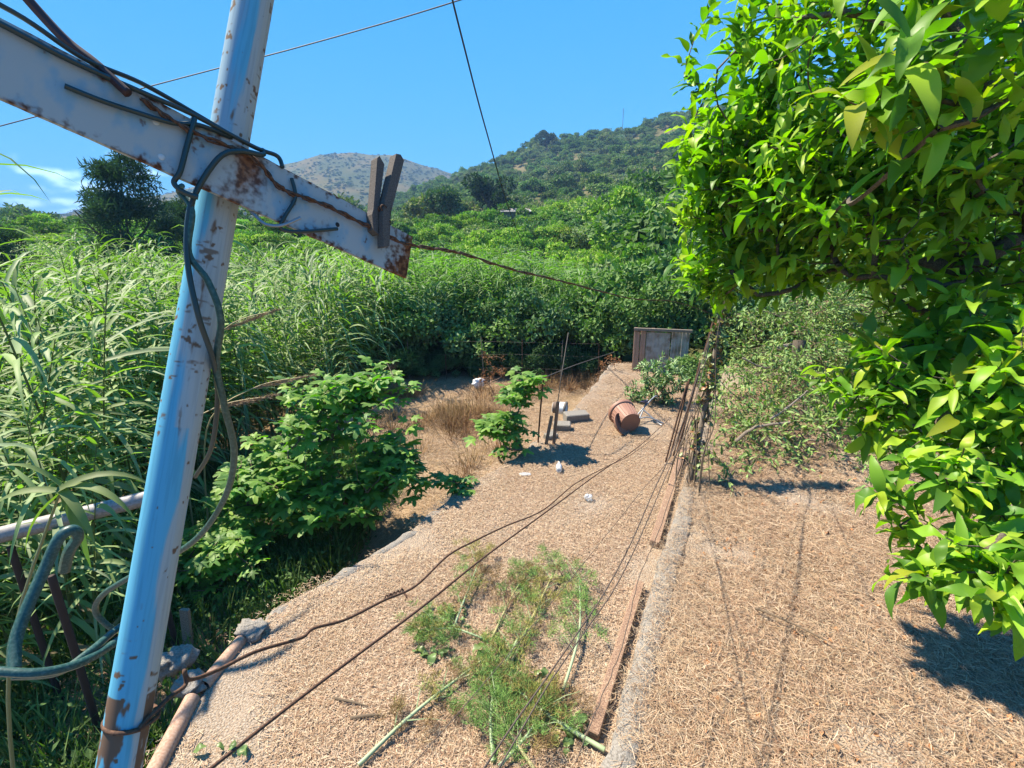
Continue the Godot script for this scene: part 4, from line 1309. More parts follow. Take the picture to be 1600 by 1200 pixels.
func build_post():
	var top := spot(403, -40, 0.497); var low := spot(196, 1145, 0.44)
	var d := (low - top).normalized()
	var foot := low + d * ((low.y - 1.12) / -d.y)
	var head := top - d * 0.55
	var t := thing("clothesline_post", "leaning pale blue painted steel post with a rusty angle-iron crossbar", "post", foot)
	var m := MB.new()
	var n := 24
	var line := PackedVector3Array()
	for k in n: line.append(foot.lerp(head, float(k) / (n - 1)) - foot)
	m.tube(line, radii(n, 0.0178), 28)
	var len := (head - foot).length()
	for k in m.u.size(): m.u[k] = Vector2(m.u[k].x, m.u[k].y / len)
	var pm := StandardMaterial3D.new()
	pm.albedo_texture = paint_texture(256, 2048, 31, false)
	pm.roughness = 0.85
	pm.metallic_specular = 0.25
	part("pole", m.mesh(), pm, t)
	# crossbar: an angle iron, one leg facing the viewer
	var a := bar_point(-0.35); var b := bar_point(1.0)
	var ax := (b - a).normalized()
	var up := (spot(360, 160, 0.45) - spot(360, 260, 0.45)).normalized()
	up = (up - ax * up.dot(ax)).normalized()
	var fr := up.cross(ax).normalized()
	if fr.dot(EYE - a) < 0: fr = -fr
	var hh := 0.0275; var th := 0.004; var fl := 0.03
	m = MB.new()
	var segs := 30
	var prof := [Vector2(-hh, 0), Vector2(hh, 0), Vector2(hh, -fl), Vector2(hh - th, -fl), Vector2(hh - th, -th), Vector2(-hh, -th)]
	var fv := [1.0, 0.0, 0.02, 0.03, 0.1, 0.97]
	for s in 6:
		var s2 := (s + 1) % 6
		var k0 := m.v.size()
		for k in segs + 1:
			var f := float(k) / segs
			var o := a.lerp(b, f) - foot
			var w := nfine.get_noise_2d(f * 900.0, s * 30.0) * 0.0008
			m.vert(o + up * (prof[s].x + w) + fr * prof[s].y, Color.WHITE, Vector2(f, fv[s]))
			m.vert(o + up * (prof[s2].x + w) + fr * prof[s2].y, Color.WHITE, Vector2(f, fv[s2]))
		for k in segs: m.quad(k0 + k * 2, k0 + k * 2 + 1, k0 + k * 2 + 3, k0 + k * 2 + 2)
	for e in [0.0, 1.0]:
		var o := a.lerp(b, e) - foot
		var k0 := m.v.size()
		for q in prof: m.vert(o + up * q.x + fr * q.y, Color.WHITE, Vector2(e * 0.99, 0.5))
		m.tri(k0, k0 + 1, k0 + 4); m.tri(k0, k0 + 4, k0 + 5); m.tri(k0 + 1, k0 + 2, k0 + 3); m.tri(k0 + 1, k0 + 3, k0 + 4)
	var bm := StandardMaterial3D.new()
	bm.albedo_texture = paint_texture(1024, 128, 47, true)
	bm.roughness = 0.85
	bm.metallic_specular = 0.25
	var bar := part("crossbar", m.mesh(), bm, t)
	# drilled holes, dark plugs seen from the front
	for f in [[0.375, 0.35], [0.405, -0.62], [0.825, -0.1]]:
		m = MB.new()
		m.lathe([Vector2(0.0001, 0), Vector2(0.0022, 0), Vector2(0.0026, -0.0006)], 12, Transform3D(Basis(ax, fr, ax.cross(fr)), bar_point(f[0]) - foot + up * hh * f[1] + fr * 0.0006))
		part("bolt_hole", m.mesh(), mat(0.016, 0.016, 0.016, 0.9) if f[0] > 0.8 else mat(0.44, 0.48, 0.496, 0.4), bar)
	set_meta("bar_up", up); set_meta("bar_front", fr); set_meta("bar_axis", ax)
	# wooden peg clipped over the wire and the end of the bar
	var peg_o := bar_point(0.905) + fr * 0.013 + up * 0.016
	var peg := thing("clothes_peg", "weathered grey wooden clothes peg clipped on the end of the crossbar", "clothes peg", peg_o)
	peg.scale = Vector3.ONE * 1.08
	var tilt := Basis(fr, 0.22)
	var pu := (tilt * up).normalized(); var pr := (tilt * ax).normalized()
	for s in [0, 1]:
		m = MB.new()
		# profile along the peg (v) and across (u); two mirrored halves meeting below, spreading above
		var sgn := 1.0 if s == 1 else -1.0
		var depth := 0.0055
		var v0 := m.v.size()
		var pts: Array
		if s == 1: pts = [Vector2(0.0005, -0.026), Vector2(0.008, -0.024), Vector2(0.0095, 0.010), Vector2(0.012, 0.014), Vector2(0.0315, 0.075), Vector2(0.027, 0.080), Vector2(0.021, 0.079), Vector2(0.003, 0.02), Vector2(0.0005, 0.008)]
		else: pts = [Vector2(-0.0005, -0.012), Vector2(-0.007, -0.008), Vector2(-0.008, 0.008), Vector2(-0.006, 0.014), Vector2(0.001, 0.070), Vector2(0.004, 0.073), Vector2(0.010, 0.066), Vector2(0.0015, 0.02), Vector2(-0.0003, 0.008)]
		var off := fr * (0.0 if s == 1 else -0.007)
		for side in [1.0, -1.0]:
			var cc := Vector3.ZERO
			var ring := []
			for q in pts:
				var p: Vector3 = pr * q.x + pu * q.y + fr * depth * side + off
				cc += p
				ring.append(m.vert(p))
			var c0 := m.vert(cc / pts.size())
			for k in pts.size():
				if side > 0: m.tri(c0, ring[k], ring[(k + 1) % pts.size()])
				else: m.tri(c0, ring[(k + 1) % pts.size()], ring[k])
		for k in pts.size():
			var k2 := (k + 1) % pts.size()
			m.face(m.v[v0 + k], m.v[v0 + k2], m.v[v0 + pts.size() + 1 + k2], m.v[v0 + pts.size() + 1 + k])
		part("jaw", m.mesh(false), M.peg_wood, peg)
	m = MB.new()
	var coil := []
	for k in 30:
		var an := TAU * k / 8.0
		coil.append(pr * (0.002 + cos(an) * 0.003) + pu * (0.016 + sin(an) * 0.003) + fr * (0.0065 - k * 0.0005))
	coil.append(pr * 0.010 + pu * 0.002 + fr * 0.0066)
	m.tube(PackedVector3Array(coil), radii(coil.size(), 0.0008), 5)
	part("spring", m.mesh(), M.rust, peg)

# ---------------------------------------------------------------- wires
func wire(called: String, label: String, category: String, pts: Array, r: float, material: Material, jitter := 0.0, steps := 8, group := "") -> MeshInstance3D:
	var m := MB.new()
	var line := smooth_line(pts, steps, jitter)
	m.tube(line, radii(line.size(), r), 7)
	var o := part(called, m.mesh(), material, self)
	tag(o, label, category, group)
	return o
func screen_line(list: Array, z0: float, z1: float) -> Array:
	# points along a nearly straight wire between two distances
	var n := list.size(); var lens := [0.0]
	for k in range(1, n): lens.append(lens[k - 1] + Vector2(list[k][0] - list[k - 1][0], list[k][1] - list[k - 1][1]).length())
	var out := []
	for k in n:
		var f: float = lens[k] / lens[n - 1]
		out.append(spot(list[k][0], list[k][1], 1.0 / lerpf(1.0 / z0, 1.0 / z1, f)))
	return out
func twisted(pts: PackedVector3Array, r: float, turns: float, phase: float) -> PackedVector3Array:
	var out := PackedVector3Array()
	for k in pts.size():
		var t := (pts[mini(k + 1, pts.size() - 1)] - pts[maxi(k - 1, 0)]).normalized()
		var x := t.cross(Vector3.UP).normalized(); var y := t.cross(x)
		var a := phase + turns * TAU * k / pts.size()
		out.append(pts[k] + (x * cos(a) + y * sin(a)) * r)
	return out
func build_wires():
	var up: Vector3 = get_meta("bar_up"); var fr: Vector3 = get_meta("bar_front")
	# overhead cables
	wire("overhead_cable", "thin dark cable slanting up across the sky behind the post", "cable", [spot(-500, 330, 9.0), spot(245, 132, 8.0), spot(480, 70, 7.5), spot(725, -2, 7.0), spot(1100, -130, 6.4)], 0.009, mat(0.024, 0.024, 0.028, 0.7))
	wire("overhead_cable", "thin dark cable dropping from the top of the photo to the hillside", "cable", [spot(690, -70, 5.0), spot(722, 60, 5.9), spot(760, 205, 8.0), spot(800, 340, 12.5), spot(830, 410, 19.0)], 0.011, mat(0.024, 0.024, 0.028, 0.7))
	# the twisted rusty line from crossbar to stake
	var far := spot(1118, 492, 5.1)
	var base := [bar_point(0.33) + up * 0.02 + fr * 0.004, bar_point(0.45) + up * 0.014 + fr * 0.005, bar_point(0.6) + up * 0.019 + fr * 0.005, bar_point(0.68) + up * 0.004 + fr * 0.005, bar_point(0.78) + up * 0.009 + fr * 0.005, bar_point(0.9) + up * 0.010 + fr * 0.006, bar_point(0.985) + up * 0.012 + fr * 0.006]
	base += screen_line([[720, 396], [800, 421], [880, 440], [950, 458], [1000, 468], [1060, 473]], 0.72, 3.2)
	base.append(far)
	var line := smooth_line(base, 14, 0.0008)
	var t := thing("twisted_wire", "rusty twisted two-strand clothesline wire running from the crossbar to the stake", "wire", Vector3.ZERO)
	for s in 2:
		var m := MB.new()
		var p := twisted(line, 0.0014, 17.0, PI * s)
		m.tube(p, radii(p.size(), 0.0014), 6)
		part("strand", m.mesh(), M.rust, t)
	# rusty wire tied round the foot of the post
	var ring_c := spot(206, 1122, 0.443)
	var pd := (spot(403, -40, 0.497) - spot(196, 1145, 0.44)).normalized()
	var rx := (spot(300, 1090, 0.44) - ring_c); rx = (rx - pd * rx.dot(pd)).normalized()
	var ry := rx.cross(pd)
	var pts := []
	for k in 15:
		var a := 0.5 + TAU * k / 14.0
		pts.append(ring_c + (rx * cos(a) + ry * sin(a)) * 0.0200 + pd * 0.0022 * (k / 14.0 - 0.5))
	pts.append(spot(262, 1092, 0.455)); pts.append(spot(290, 1070, 0.475)); pts.append(spot(288, 1048, 0.475)); pts.append(spot(297, 1062, 0.485))
	pts += screen_line([[340, 1047], [400, 1018], [470, 997], [490, 982], [540, 968], [600, 938], [650, 915], [700, 868], [740, 846], [790, 822], [850, 796], [900, 755], [950, 728], [990, 708], [1032, 676]], 0.52, 5.6)
	wire("rusty_wire", "thick bent rusty wire looped round the foot of the post, with a knot", "wire", pts, 0.0021, M.rust, 0.0, 6)
	var kn := MB.new()
	var kc := spot(615, 934, 1.15)
	var kp := []
	for k in 18: kp.append(kc + Vector3(-0.02 + k * 0.0025, 0.0045 * sin(k * 1.7) + k * 0.0012, 0.0045 * cos(k * 1.7)))
	kp.append(kc + Vector3(0.034, 0.008, 0.01))
	kn.tube(smooth_line(kp, 3), radii(55, 0.0022), 6)
	tag(part("wire_knot", kn.mesh(), M.rust, self), "twisted knot of rusty wire in the middle of the bent wire", "wire knot")
	wire("rusty_wire", "straight rusty wire running from the bottom edge below the bent one", "wire", screen_line([[250, 1262], [330, 1200], [450, 1105], [560, 1022], [660, 948], [760, 868], [860, 795], [940, 736], [1000, 696], [1045, 655]], 0.62, 5.8), 0.0030, M.rust, 0.0, 6)
	var thin := mat(0.068, 0.048, 0.036, 0.7)
	wire("thin_wire", "thin brown wire, leftmost of those fanning up from the bottom edge to the stake", "wire", screen_line([[740, 1225], [800, 1135], [850, 1065], [905, 985], [945, 925], [985, 850], [1020, 770], [1065, 665], [1112, 515]], 1.5, 5.2), 0.0032, thin, 0.0, 8)
	wire("thin_wire", "thin brown wire close right of the leftmost fanning wire", "wire", screen_line([[765, 1225], [815, 1140], [858, 1068], [915, 985], [960, 920], [1000, 840], [1040, 745], [1075, 660], [1114, 520]], 1.5, 5.2), 0.0028, thin, 0.0, 8)
	wire("thin_wire", "hair-thin wire sagging over the fennel heap toward the rods", "wire", screen_line([[640, 1200], [720, 1110], [830, 980], [920, 870], [1000, 770], [1060, 690], [1100, 560]], 1.7, 5.2), 0.0016, thin, 0.0, 8)
	wire("thin_wire", "loose thin wire hanging by the kerb next to the near plank", "wire", screen_line([[900, 1190], [940, 1090], [975, 1000], [1000, 900], [1040, 800], [1085, 640], [1112, 512]], 2.0, 5.2), 0.0022, thin, 0.004, 8)
	# green coated wires on the crossbar
	var gw: Material = M.cable
	wire("coated_wire", "dark green coated wire lying along the top edge of the crossbar", "wire", [bar_point(-0.3) + up * 0.020 + fr * 0.004, bar_point(0.0) + up * 0.0215 + fr * 0.0035, bar_point(0.15) + up * 0.0215 + fr * 0.0035, bar_point(0.33) + up * 0.026 + fr * 0.004, bar_point(0.45) + up * 0.0305 + fr * 0.003, bar_point(0.60) + up * 0.0305 + fr * 0.004, bar_point(0.66) + up * 0.036, bar_point(0.675) + up * 0.026 + fr * 0.003], 0.0021, gw)
	wire("coated_wire", "second green wire bowed above the crossbar at the left", "wire", [bar_point(-0.3) + up * 0.032, bar_point(0.0) + up * 0.036, bar_point(0.18) + up * 0.030, bar_point(0.32) + up * 0.035, bar_point(0.46) + up * 0.034, bar_point(0.58) + up * 0.0305 + fr * 0.002], 0.0019, gw)
	wire("coated_wire", "loose green wire end lying across the face of the crossbar", "wire", [bar_point(0.155) + up * 0.001 + fr * 0.003, bar_point(0.24) + up * 0.003 + fr * 0.004, bar_point(0.33) + up * 0.008 + fr * 0.004, bar_point(0.41) + up * 0.014 + fr * 0.004, bar_point(0.47) + up * 0.024 + fr * 0.004, bar_point(0.55) + up * 0.0295 + fr * 0.001], 0.0020, gw)
	wire("coated_wire", "green wire loop tied down round the crossbar left of the post", "wire", [bar_point(0.46) + up * 0.031 - fr * 0.01, bar_point(0.455) + up * 0.026 + fr * 0.004, bar_point(0.452) + up * 0.0 + fr * 0.004, bar_point(0.45) - up * 0.024 + fr * 0.004, bar_point(0.445) - up * 0.034, bar_point(0.47) - up * 0.040 + fr * 0.004, bar_point(0.5) - up * 0.040 + fr * 0.006], 0.0023, gw)
	wire("coated_wire", "green wire tie hooked under the crossbar right of the post", "wire", [bar_point(0.70) + up * 0.02 + fr * 0.003, bar_point(0.715) + up * 0.002 + fr * 0.004, bar_point(0.70) - up * 0.022 + fr * 0.004, bar_point(0.70) - up * 0.034 + fr * 0.001, bar_point(0.74) - up * 0.030 + fr * 0.004, bar_point(0.82) - up * 0.010 + fr * 0.006], 0.0019, gw)
	wire("steel_wire", "bare bright wire bent below the crossbar beside the green tie", "wire", [spot(380, 318, 0.475), spot(398, 336, 0.47), spot(415, 350, 0.47), spot(440, 352, 0.475), spot(470, 340, 0.48)], 0.0015, M.steel)
	wire("dark_strap", "dark brown strap slanting down from the top left onto the crossbar", "strap", [spot(10, -40, 0.36), spot(60, 18, 0.37), spot(105, 65, 0.375), spot(150, 100, 0.38), spot(200, 146, 0.385)], 0.0036, mat(0.036, 0.016, 0.018, 0.7))

func build_hoses():
	var fr: Vector3 = get_meta("bar_front"); var up: Vector3 = get_meta("bar_up")
	# the long green cable hanging from the crossbar past the post
	wire("green_cable", "green cable looped over the crossbar and hanging down in front of the post", "cable", [bar_point(0.625) + up * 0.034, bar_point(0.62) + up * 0.026 + fr * 0.006, bar_point(0.57) + up * 0.018 + fr * 0.008, bar_point(0.525) + up * 0.002 + fr * 0.008, spot(302, 310, 0.43), spot(292, 370, 0.43), spot(296, 430, 0.43), spot(312, 500, 0.435), spot(332, 560, 0.46), spot(340, 620, 0.5), spot(330, 700, 0.55), spot(305, 745, 0.6)], 0.0025, M.cable)
	var strand := [bar_point(0.46) - up * 0.036 + fr * 0.006, spot(280, 300, 0.43), spot(300, 330, 0.43), spot(295, 395, 0.432), spot(325, 440, 0.44), spot(345, 500, 0.45), spot(338, 570, 0.47), spot(352, 640, 0.5), spot(366, 710, 0.55), spot(350, 780, 0.6), spot(300, 848, 0.65), spot(215, 895, 0.72), spot(160, 930, 0.76), spot(150, 958, 0.78), spot(178, 985, 0.8)]
	var sm := MB.new()
	var sl := smooth_line(strand, 8)
	sm.tube(sl, radii(sl.size(), 0.0022, 0.0046), 8)
	tag(part("green_cable", sm.mesh(), M.hose, self), "second green cable strand bowing out right of the post", "cable")
	wire("garden_hose", "weathered green garden hose sweeping across the bottom left corner", "hose", [spot(-140, 1030, 0.62), spot(0, 1049, 0.64), spot(70, 1050, 0.66), spot(130, 1034, 0.70), spot(180, 1004, 0.76), spot(238, 962, 0.80)], 0.0062, M.hose)
	wire("garden_hose", "second hose strand lying just above the sweeping green hose", "hose", [spot(20, 1056, 0.66), spot(90, 1050, 0.68), spot(140, 1018, 0.72), spot(180, 985, 0.78), spot(232, 948, 0.82)], 0.0055, M.hose)
	wire("garden_hose", "green hose bent over in a loop hanging above the hose strands", "hose", [spot(101, 892, 0.80), spot(108, 862, 0.79), spot(122, 838, 0.79), spot(112, 828, 0.78), spot(92, 842, 0.77), spot(70, 890, 0.76), spot(45, 945, 0.74), spot(25, 1000, 0.72), spot(22, 1048, 0.70)], 0.0085, M.hose)

# ---------------------------------------------------------------- things lying in the garden
func rod(called: String, label: String, category: String, a: Vector3, b: Vector3, r: float, material: Material, group := "", sides := 8, r2 := -1.0):
	var m := MB.new()
	var mid := (b - a) * 0.5 + rdir() * (b - a).length() * 0.008
	m.tube(smooth_line([Vector3.ZERO, mid, b - a], 4), radii(9, r, r if r2 < 0 else r2), sides)
	var o := part(called, m.mesh(), material, self)
	o.position = a
	tag(o, label, category, group)
	return o
func lump(size: Vector3, seed: int) -> ArrayMesh:
	var m := MB.new()
	var n := FastNoiseLite.new()
	n.seed = seed; n.frequency = 1.1; n.fractal_octaves = 4
	var rows := 12; var cols := 18
	for a in rows + 1:
		for b in cols + 1:
			var th := PI * a / rows; var ph := TAU * (b % cols) / cols
			var d := Vector3(sin(th) * cos(ph), cos(th), sin(th) * sin(ph))
			var q := d.clamp(Vector3.ONE * -0.82, Vector3.ONE * 0.82) * 1.12
			m.vert(q * size * (1.0 + n.get_noise_3dv(d) * 0.6 + n.get_noise_3dv(d * 3.0) * 0.35))
	for a in rows:
		for b in cols:
			var k := a * (cols + 1) + b
			m.quad(k, k + 1, k + cols + 2, k + cols + 1)
	return m.mesh()
func build_yard():
	var m := MB.new()
	# --- planter tipped on its side, base toward the viewer, and its saucer
	var axis := Vector3(-0.22, 0.20, -0.95).normalized()     # from base to mouth
	var pc := ground_at(985, 675, 0.0)
	var bs := Basis(Vector3.RIGHT.cross(axis).cross(axis).normalized() * -1.0, axis, Vector3.RIGHT)
	var xax := axis.cross(Vector3.UP).normalized()
	bs = Basis(xax, axis, xax.cross(axis))
	var org := pc + Vector3(-0.02, 0.165, 0.06)
	var pot := thing("planter", "terracotta planter lying tipped over on the straw path", "planter", Vector3(pc.x, 0, pc.z))
	var tf := Transform3D(bs, org - pot.position)
	m = MB.new()
	m.lathe([Vector2(0.001, 0.006), Vector2(0.135, 0.006), Vector2(0.15, 0.0), Vector2(0.155, 0.01), Vector2(0.195, 0.30), Vector2(0.18, 0.30), Vector2(0.14, 0.03), Vector2(0.001, 0.03)], 36, tf)
	part("body", m.mesh(), M.terracotta, pot)
	for k in 24:
		var a := TAU * k / 24
		var d := Vector3(cos(a), 0, sin(a))
		m = MB.new()
		m.tube(PackedVector3Array([tf * (d * 0.1575 + Vector3(0, 0.03, 0)), tf * (d * 0.191 + Vector3(0, 0.26, 0))]), radii(2, 0.007), 5)
		part("rib", m.mesh(), M.terracotta, pot)
	m = MB.new()
	m.lathe([Vector2(0.19, 0.28), Vector2(0.212, 0.285), Vector2(0.216, 0.335), Vector2(0.205, 0.342), Vector2(0.186, 0.335), Vector2(0.183, 0.29)], 36, tf)
	part("rim", m.mesh(), M.terracotta, pot)
	var so := pc + Vector3(-0.17, 0.135, 0.06)
	var sax := Vector3(0.62, 0.5, 0.45).normalized()
	var sx := sax.cross(Vector3.UP).normalized()
	m = MB.new()
	m.lathe([Vector2(0.001, -0.01), Vector2(0.15, -0.01), Vector2(0.18, 0.035), Vector2(0.172, 0.038), Vector2(0.143, 0.0), Vector2(0.001, 0.0)], 36, Transform3D(Basis(sx, sax, sx.cross(sax)), Vector3.ZERO))
	var sau := part("plant_saucer", m.mesh(), M.terracotta, self)
	sau.position = so
	tag(sau, "terracotta saucer leaning against the tipped planter", "saucer")
	# --- metal frame and blue scrap
	var fo := ground_at(1010, 655, 0.0)
	var frame_t := thing("bent_tubing", "bent grey metal tubing of a broken frame, lying right of the planter", "tubing", fo)
	for q in [[Vector3(-0.28, 0.02, 0.16), Vector3(0.12, 0.34, -0.1), Vector3(0.2, 0.30, -0.14)], [Vector3(-0.1, 0.2, 0.02), Vector3(0.1, 0.04, 0.22), Vector3(0.16, 0.01, 0.3)], [Vector3(-0.3, 0.02, 0.2), Vector3(-0.05, 0.1, 0.18), Vector3(0.2, 0.02, 0.25)], [Vector3(-0.2, 0.03, 0.24), Vector3(-0.05, 0.2, 0.0), Vector3(0.02, 0.3, -0.1)]]:
		m = MB.new()
		m.tube(smooth_line([q[0], q[1], q[2]], 6), radii(13, 0.011), 8)
		part("tube", m.mesh(), M.steel, frame_t)
	m = MB.new()
	var k0 := m.v.size()
	for j in 5:
		for i2 in 5:
			m.vert(Vector3((i2 - 2) * 0.032, 0.30 + (j - 2) * 0.018 + sin(i2 * 1.7 + j) * 0.012, (j - 2) * 0.03 + cos(i2 * 1.3) * 0.01))
	for j in 4:
		for i2 in 4: m.quad(k0 + j * 5 + i2, k0 + j * 5 + i2 + 1, k0 + j * 5 + i2 + 6, k0 + j * 5 + i2 + 5)
	var bl := part("blue_scrap", m.mesh(), M.blue_plastic, self)
	bl.position = fo + Vector3(-0.06, 0.0, 0.0)
	tag(bl, "crumpled blue plastic scrap caught on the metal frame", "scrap")
	# --- bucket, blocks, stakes at the path edge
	var bo := Vector3(0.80, 0.0, -7.62)
	var bk := thing("bucket", "dirty white bucket lying on its side by the concrete blocks", "bucket", bo)
	var bx := Transform3D(Basis(Vector3(0, 1, 0), Vector3(1, 0.1, 0.35).normalized(), Vector3(1, 0.1, 0.35).normalized().cross(Vector3.UP) * -1).orthonormalized(), Vector3(-0.12, 0.115, 0))
	m = MB.new()
	m.lathe([Vector2(0.001, 0.005), Vector2(0.088, 0.0), Vector2(0.092, 0.01), Vector2(0.108, 0.22), Vector2(0.10, 0.22), Vector2(0.085, 0.02), Vector2(0.001, 0.02)], 24, bx)
	part("body", m.mesh(), M.white_plastic, bk)
	m = MB.new()
	m.lathe([Vector2(0.107, 0.19), Vector2(0.117, 0.195), Vector2(0.117, 0.225), Vector2(0.101, 0.228)], 24, bx)
	part("rim", m.mesh(), mat(0.16, 0.136, 0.112, 0.7), bk)
	m = MB.new()
	m.lathe([Vector2(0.0925, 0.005), Vector2(0.0945, 0.01), Vector2(0.0995, 0.07), Vector2(0.0945, 0.075)], 24, bx)
	part("grime_band", m.mesh(), mat(0.136, 0.096, 0.072, 0.9), bk)
	var blocks := [[Vector3(1.02, 0.06, -7.30), Vector3(0.19, 0.075, 0.10), 0.25, "long grey concrete block lying beside the bucket, topmost of three"], [Vector3(0.76, 0.04, -6.92), Vector3(0.13, 0.065, 0.09), -0.1, "middle of the three concrete blocks at the path edge"], [Vector3(0.56, -0.02, -6.55), Vector3(0.09, 0.1, 0.07), 0.6, "small tilted concrete block nearest the two stakes"]]
	var bi := 0
	for q in blocks:
		m = MB.new()
		m.box(Vector3.ZERO, q[1], Basis(Vector3.UP, q[2]) * Basis(Vector3.RIGHT, 0.08), Color.WHITE, 0.012)
		var o := part("concrete_block", m.mesh(false), M.concrete, self)
		o.position = q[0]
		tag(o, q[3], "block", "concrete blocks")
		bi += 1
	rod("metal_stake", "thin rusty metal stake standing beside the fig sapling", "stake", Vector3(0.36, -0.3, -6.42), spot(849, 592, 6.5), 0.012, M.rust, "path edge stakes")
	rod("cane_stake", "thick brown cane stake with wire tied round its top", "stake", Vector3(0.58, -0.25, -6.38), spot(872, 628, 6.5), 0.024, M.plank, "path edge stakes")
	wire("tie_wire", "wire rising from the top of the cane stake toward the sky", "wire", [spot(871, 632, 6.5), spot(876, 595, 6.5), spot(880, 570, 6.6), spot(888, 520, 7.0)], 0.007, mat(0.048, 0.04, 0.032, 0.8))
	wire("fence_wire", "slack wire strung from the cane stake toward the far fence", "wire", [spot(845, 592, 6.5), spot(900, 570, 8.0), spot(960, 550, 10.0)], 0.006, mat(0.096, 0.08, 0.064, 0.8))
	m = MB.new()
	var la := Vector3(0.44, -0.28, -6.40); var lb := spot(862, 650, 6.6)
	m.box(Vector3.ZERO, Vector3(0.022, 0.008, (lb - la).length() * 0.5), frame(lb - la, Vector3.BACK) * Basis(Vector3.RIGHT, -PI / 2))
	var lath := part("wooden_lath", m.mesh(false), M.wood, self)
	lath.position = (la + lb) * 0.5
	tag(lath, "pale flat wooden lath leaning between the two stakes", "lath", "path edge stakes")
	# --- litter
	var bp := ground_at(872, 732, 0.03)
	var bot := thing("plastic_bottle", "crushed clear plastic bottle lying near the fig shadow", "bottle", bp)
	var bd := Vector3(0.1, 0.0, -1).normalized()
	var bt := Transform3D(Basis(bd.cross(Vector3.UP), bd, bd.cross(Vector3.UP).cross(bd)), Vector3(0, 0.02, 0.1))
	m = MB.new()
	m.lathe([Vector2(0.001, 0.0), Vector2(0.03, 0.002), Vector2(0.036, 0.02), Vector2(0.03, 0.07), Vector2(0.037, 0.11), Vector2(0.034, 0.15), Vector2(0.014, 0.195), Vector2(0.013, 0.21)], 16, bt)
	part("body", m.mesh(), M.film, bot)
	m = MB.new()
	m.lathe([Vector2(0.0145, 0.205), Vector2(0.0155, 0.207), Vector2(0.0155, 0.225), Vector2(0.001, 0.226)], 12, bt)
	part("cap", m.mesh(), M.white_plastic, bot)
	m = MB.new()
	m.lathe([Vector2(0.0335, 0.055), Vector2(0.0365, 0.06), Vector2(0.0385, 0.11), Vector2(0.036, 0.115)], 16, bt)
	part("wrapper", m.mesh(), mat(0.48, 0.496, 0.544, 0.5), bot)
	var bags := [[ground_at(919, 777, 0.04), Vector3(0.042, 0.032, 0.038), "crumpled clear plastic bag on the straw in the middle of the path"], [ground_at(820, 741, 0.015), Vector3(0.07, 0.012, 0.04), "flattened piece of clear plastic sheet left of the bottle"], [ground_at(748, 600, -0.5) + Vector3(0, 0.02, 0), Vector3(0.14, 0.11, 0.1), "white plastic bag lying at the shaded far end of the lower terrace"]]
	bi = 0
	for q in bags:
		var o := part("plastic_bag", lump(q[1], 70 + bi * 3), M.film if bi < 2 else M.white_plastic, self)
		o.position = q[0]
		tag(o, q[2], "plastic bag")
		bi += 1
	# --- corrugated sheets closing the far end of the path
	var fl := spot(992, 520, 10.6); var frr := spot(1085, 520, 10.3)
	fl.y = 0.0; frr.y = 0.0
	var sh := thing("sheet_fence", "fence of upright weathered corrugated sheets at the end of the path", "fence", fl)
	var dirx := (frr - fl).normalized(); var nor := dirx.cross(Vector3.UP).normalized()
	var widths := [0.12, 0.11, 0.5, 0.2, 0.16]
	var acc := 0.0
	for w in widths.size():
		m = MB.new()
		var kk := m.v.size()
		var cols := maxi(3, int(widths[w] / 0.018))
		var lift := rr(-0.05, 0.05); var hh: float = 0.93 + rr(-0.06, 0.05)
		var tiltx := rr(-0.02, 0.02)
		for c in cols + 1:
			var x: float = acc + widths[w] * c / cols
			var wv := sin(c * 1.6) * (0.012 if w != 2 else 0.004)
			for y in 2:
				m.vert(dirx * (x + tiltx * y) + Vector3(0, -0.1 if y == 0 else hh, 0) + nor * (wv + 0.015 * (w % 2)))
		for c in cols: m.quad(kk + c * 2, kk + c * 2 + 2, kk + c * 2 + 3, kk + c * 2 + 1)
		part("sheet", m.mesh(), M.tin if w > 1 else M.clay, sh)
		acc += widths[w] + 0.012
	m = MB.new()
	m.box(dirx * acc * 0.5 + Vector3(0, 0.94, 0) + nor * 0.05, Vector3(acc * 0.52, 0.03, 0.03), Basis(dirx, Vector3.UP, dirx.cross(Vector3.UP)))
	part("top_rail", m.mesh(false), M.wood, sh)
	for x in [0.02, acc * 0.33]:
		m = MB.new()
		m.box(dirx * x + Vector3(0, 0.42, 0) - nor * 0.04, Vector3(0.035, 0.54, 0.03), Basis(dirx, Vector3.UP, dirx.cross(Vector3.UP)))
		part("post", m.mesh(false), M.plank, sh)
	# --- wire fence at the end of the lower terrace
	var wf := thing("wire_fence", "slack wire fence with thin posts in front of the far thicket", "fence", Vector3(-2.6, -0.6, -11.9))
	var heads := []
	for k in 6:
		var x := k * 0.95
		m = MB.new()
		var lean := rr(-0.06, 0.06)
		m.tube(PackedVector3Array([Vector3(x, -0.1, k * 0.06), Vector3(x + lean, 1.05 + rr(-0.1, 0.12), k * 0.06)]), radii(2, 0.010), 6)
		part("post", m.mesh(), M.rust if k % 2 else M.wood, wf)
		heads.append(Vector3(x + lean, 1.0, k * 0.06))
	for h in 3:
		m = MB.new()
		var pts := []
		for k in 6: pts.append(heads[k] + Vector3(0, -0.32 * h + rr(-0.03, 0.03), 0.017))
		m.tube(smooth_line(pts, 4), radii(21, 0.002), 4)
		part("strand", m.mesh(), mat(0.096, 0.08, 0.072, 0.8), wf)
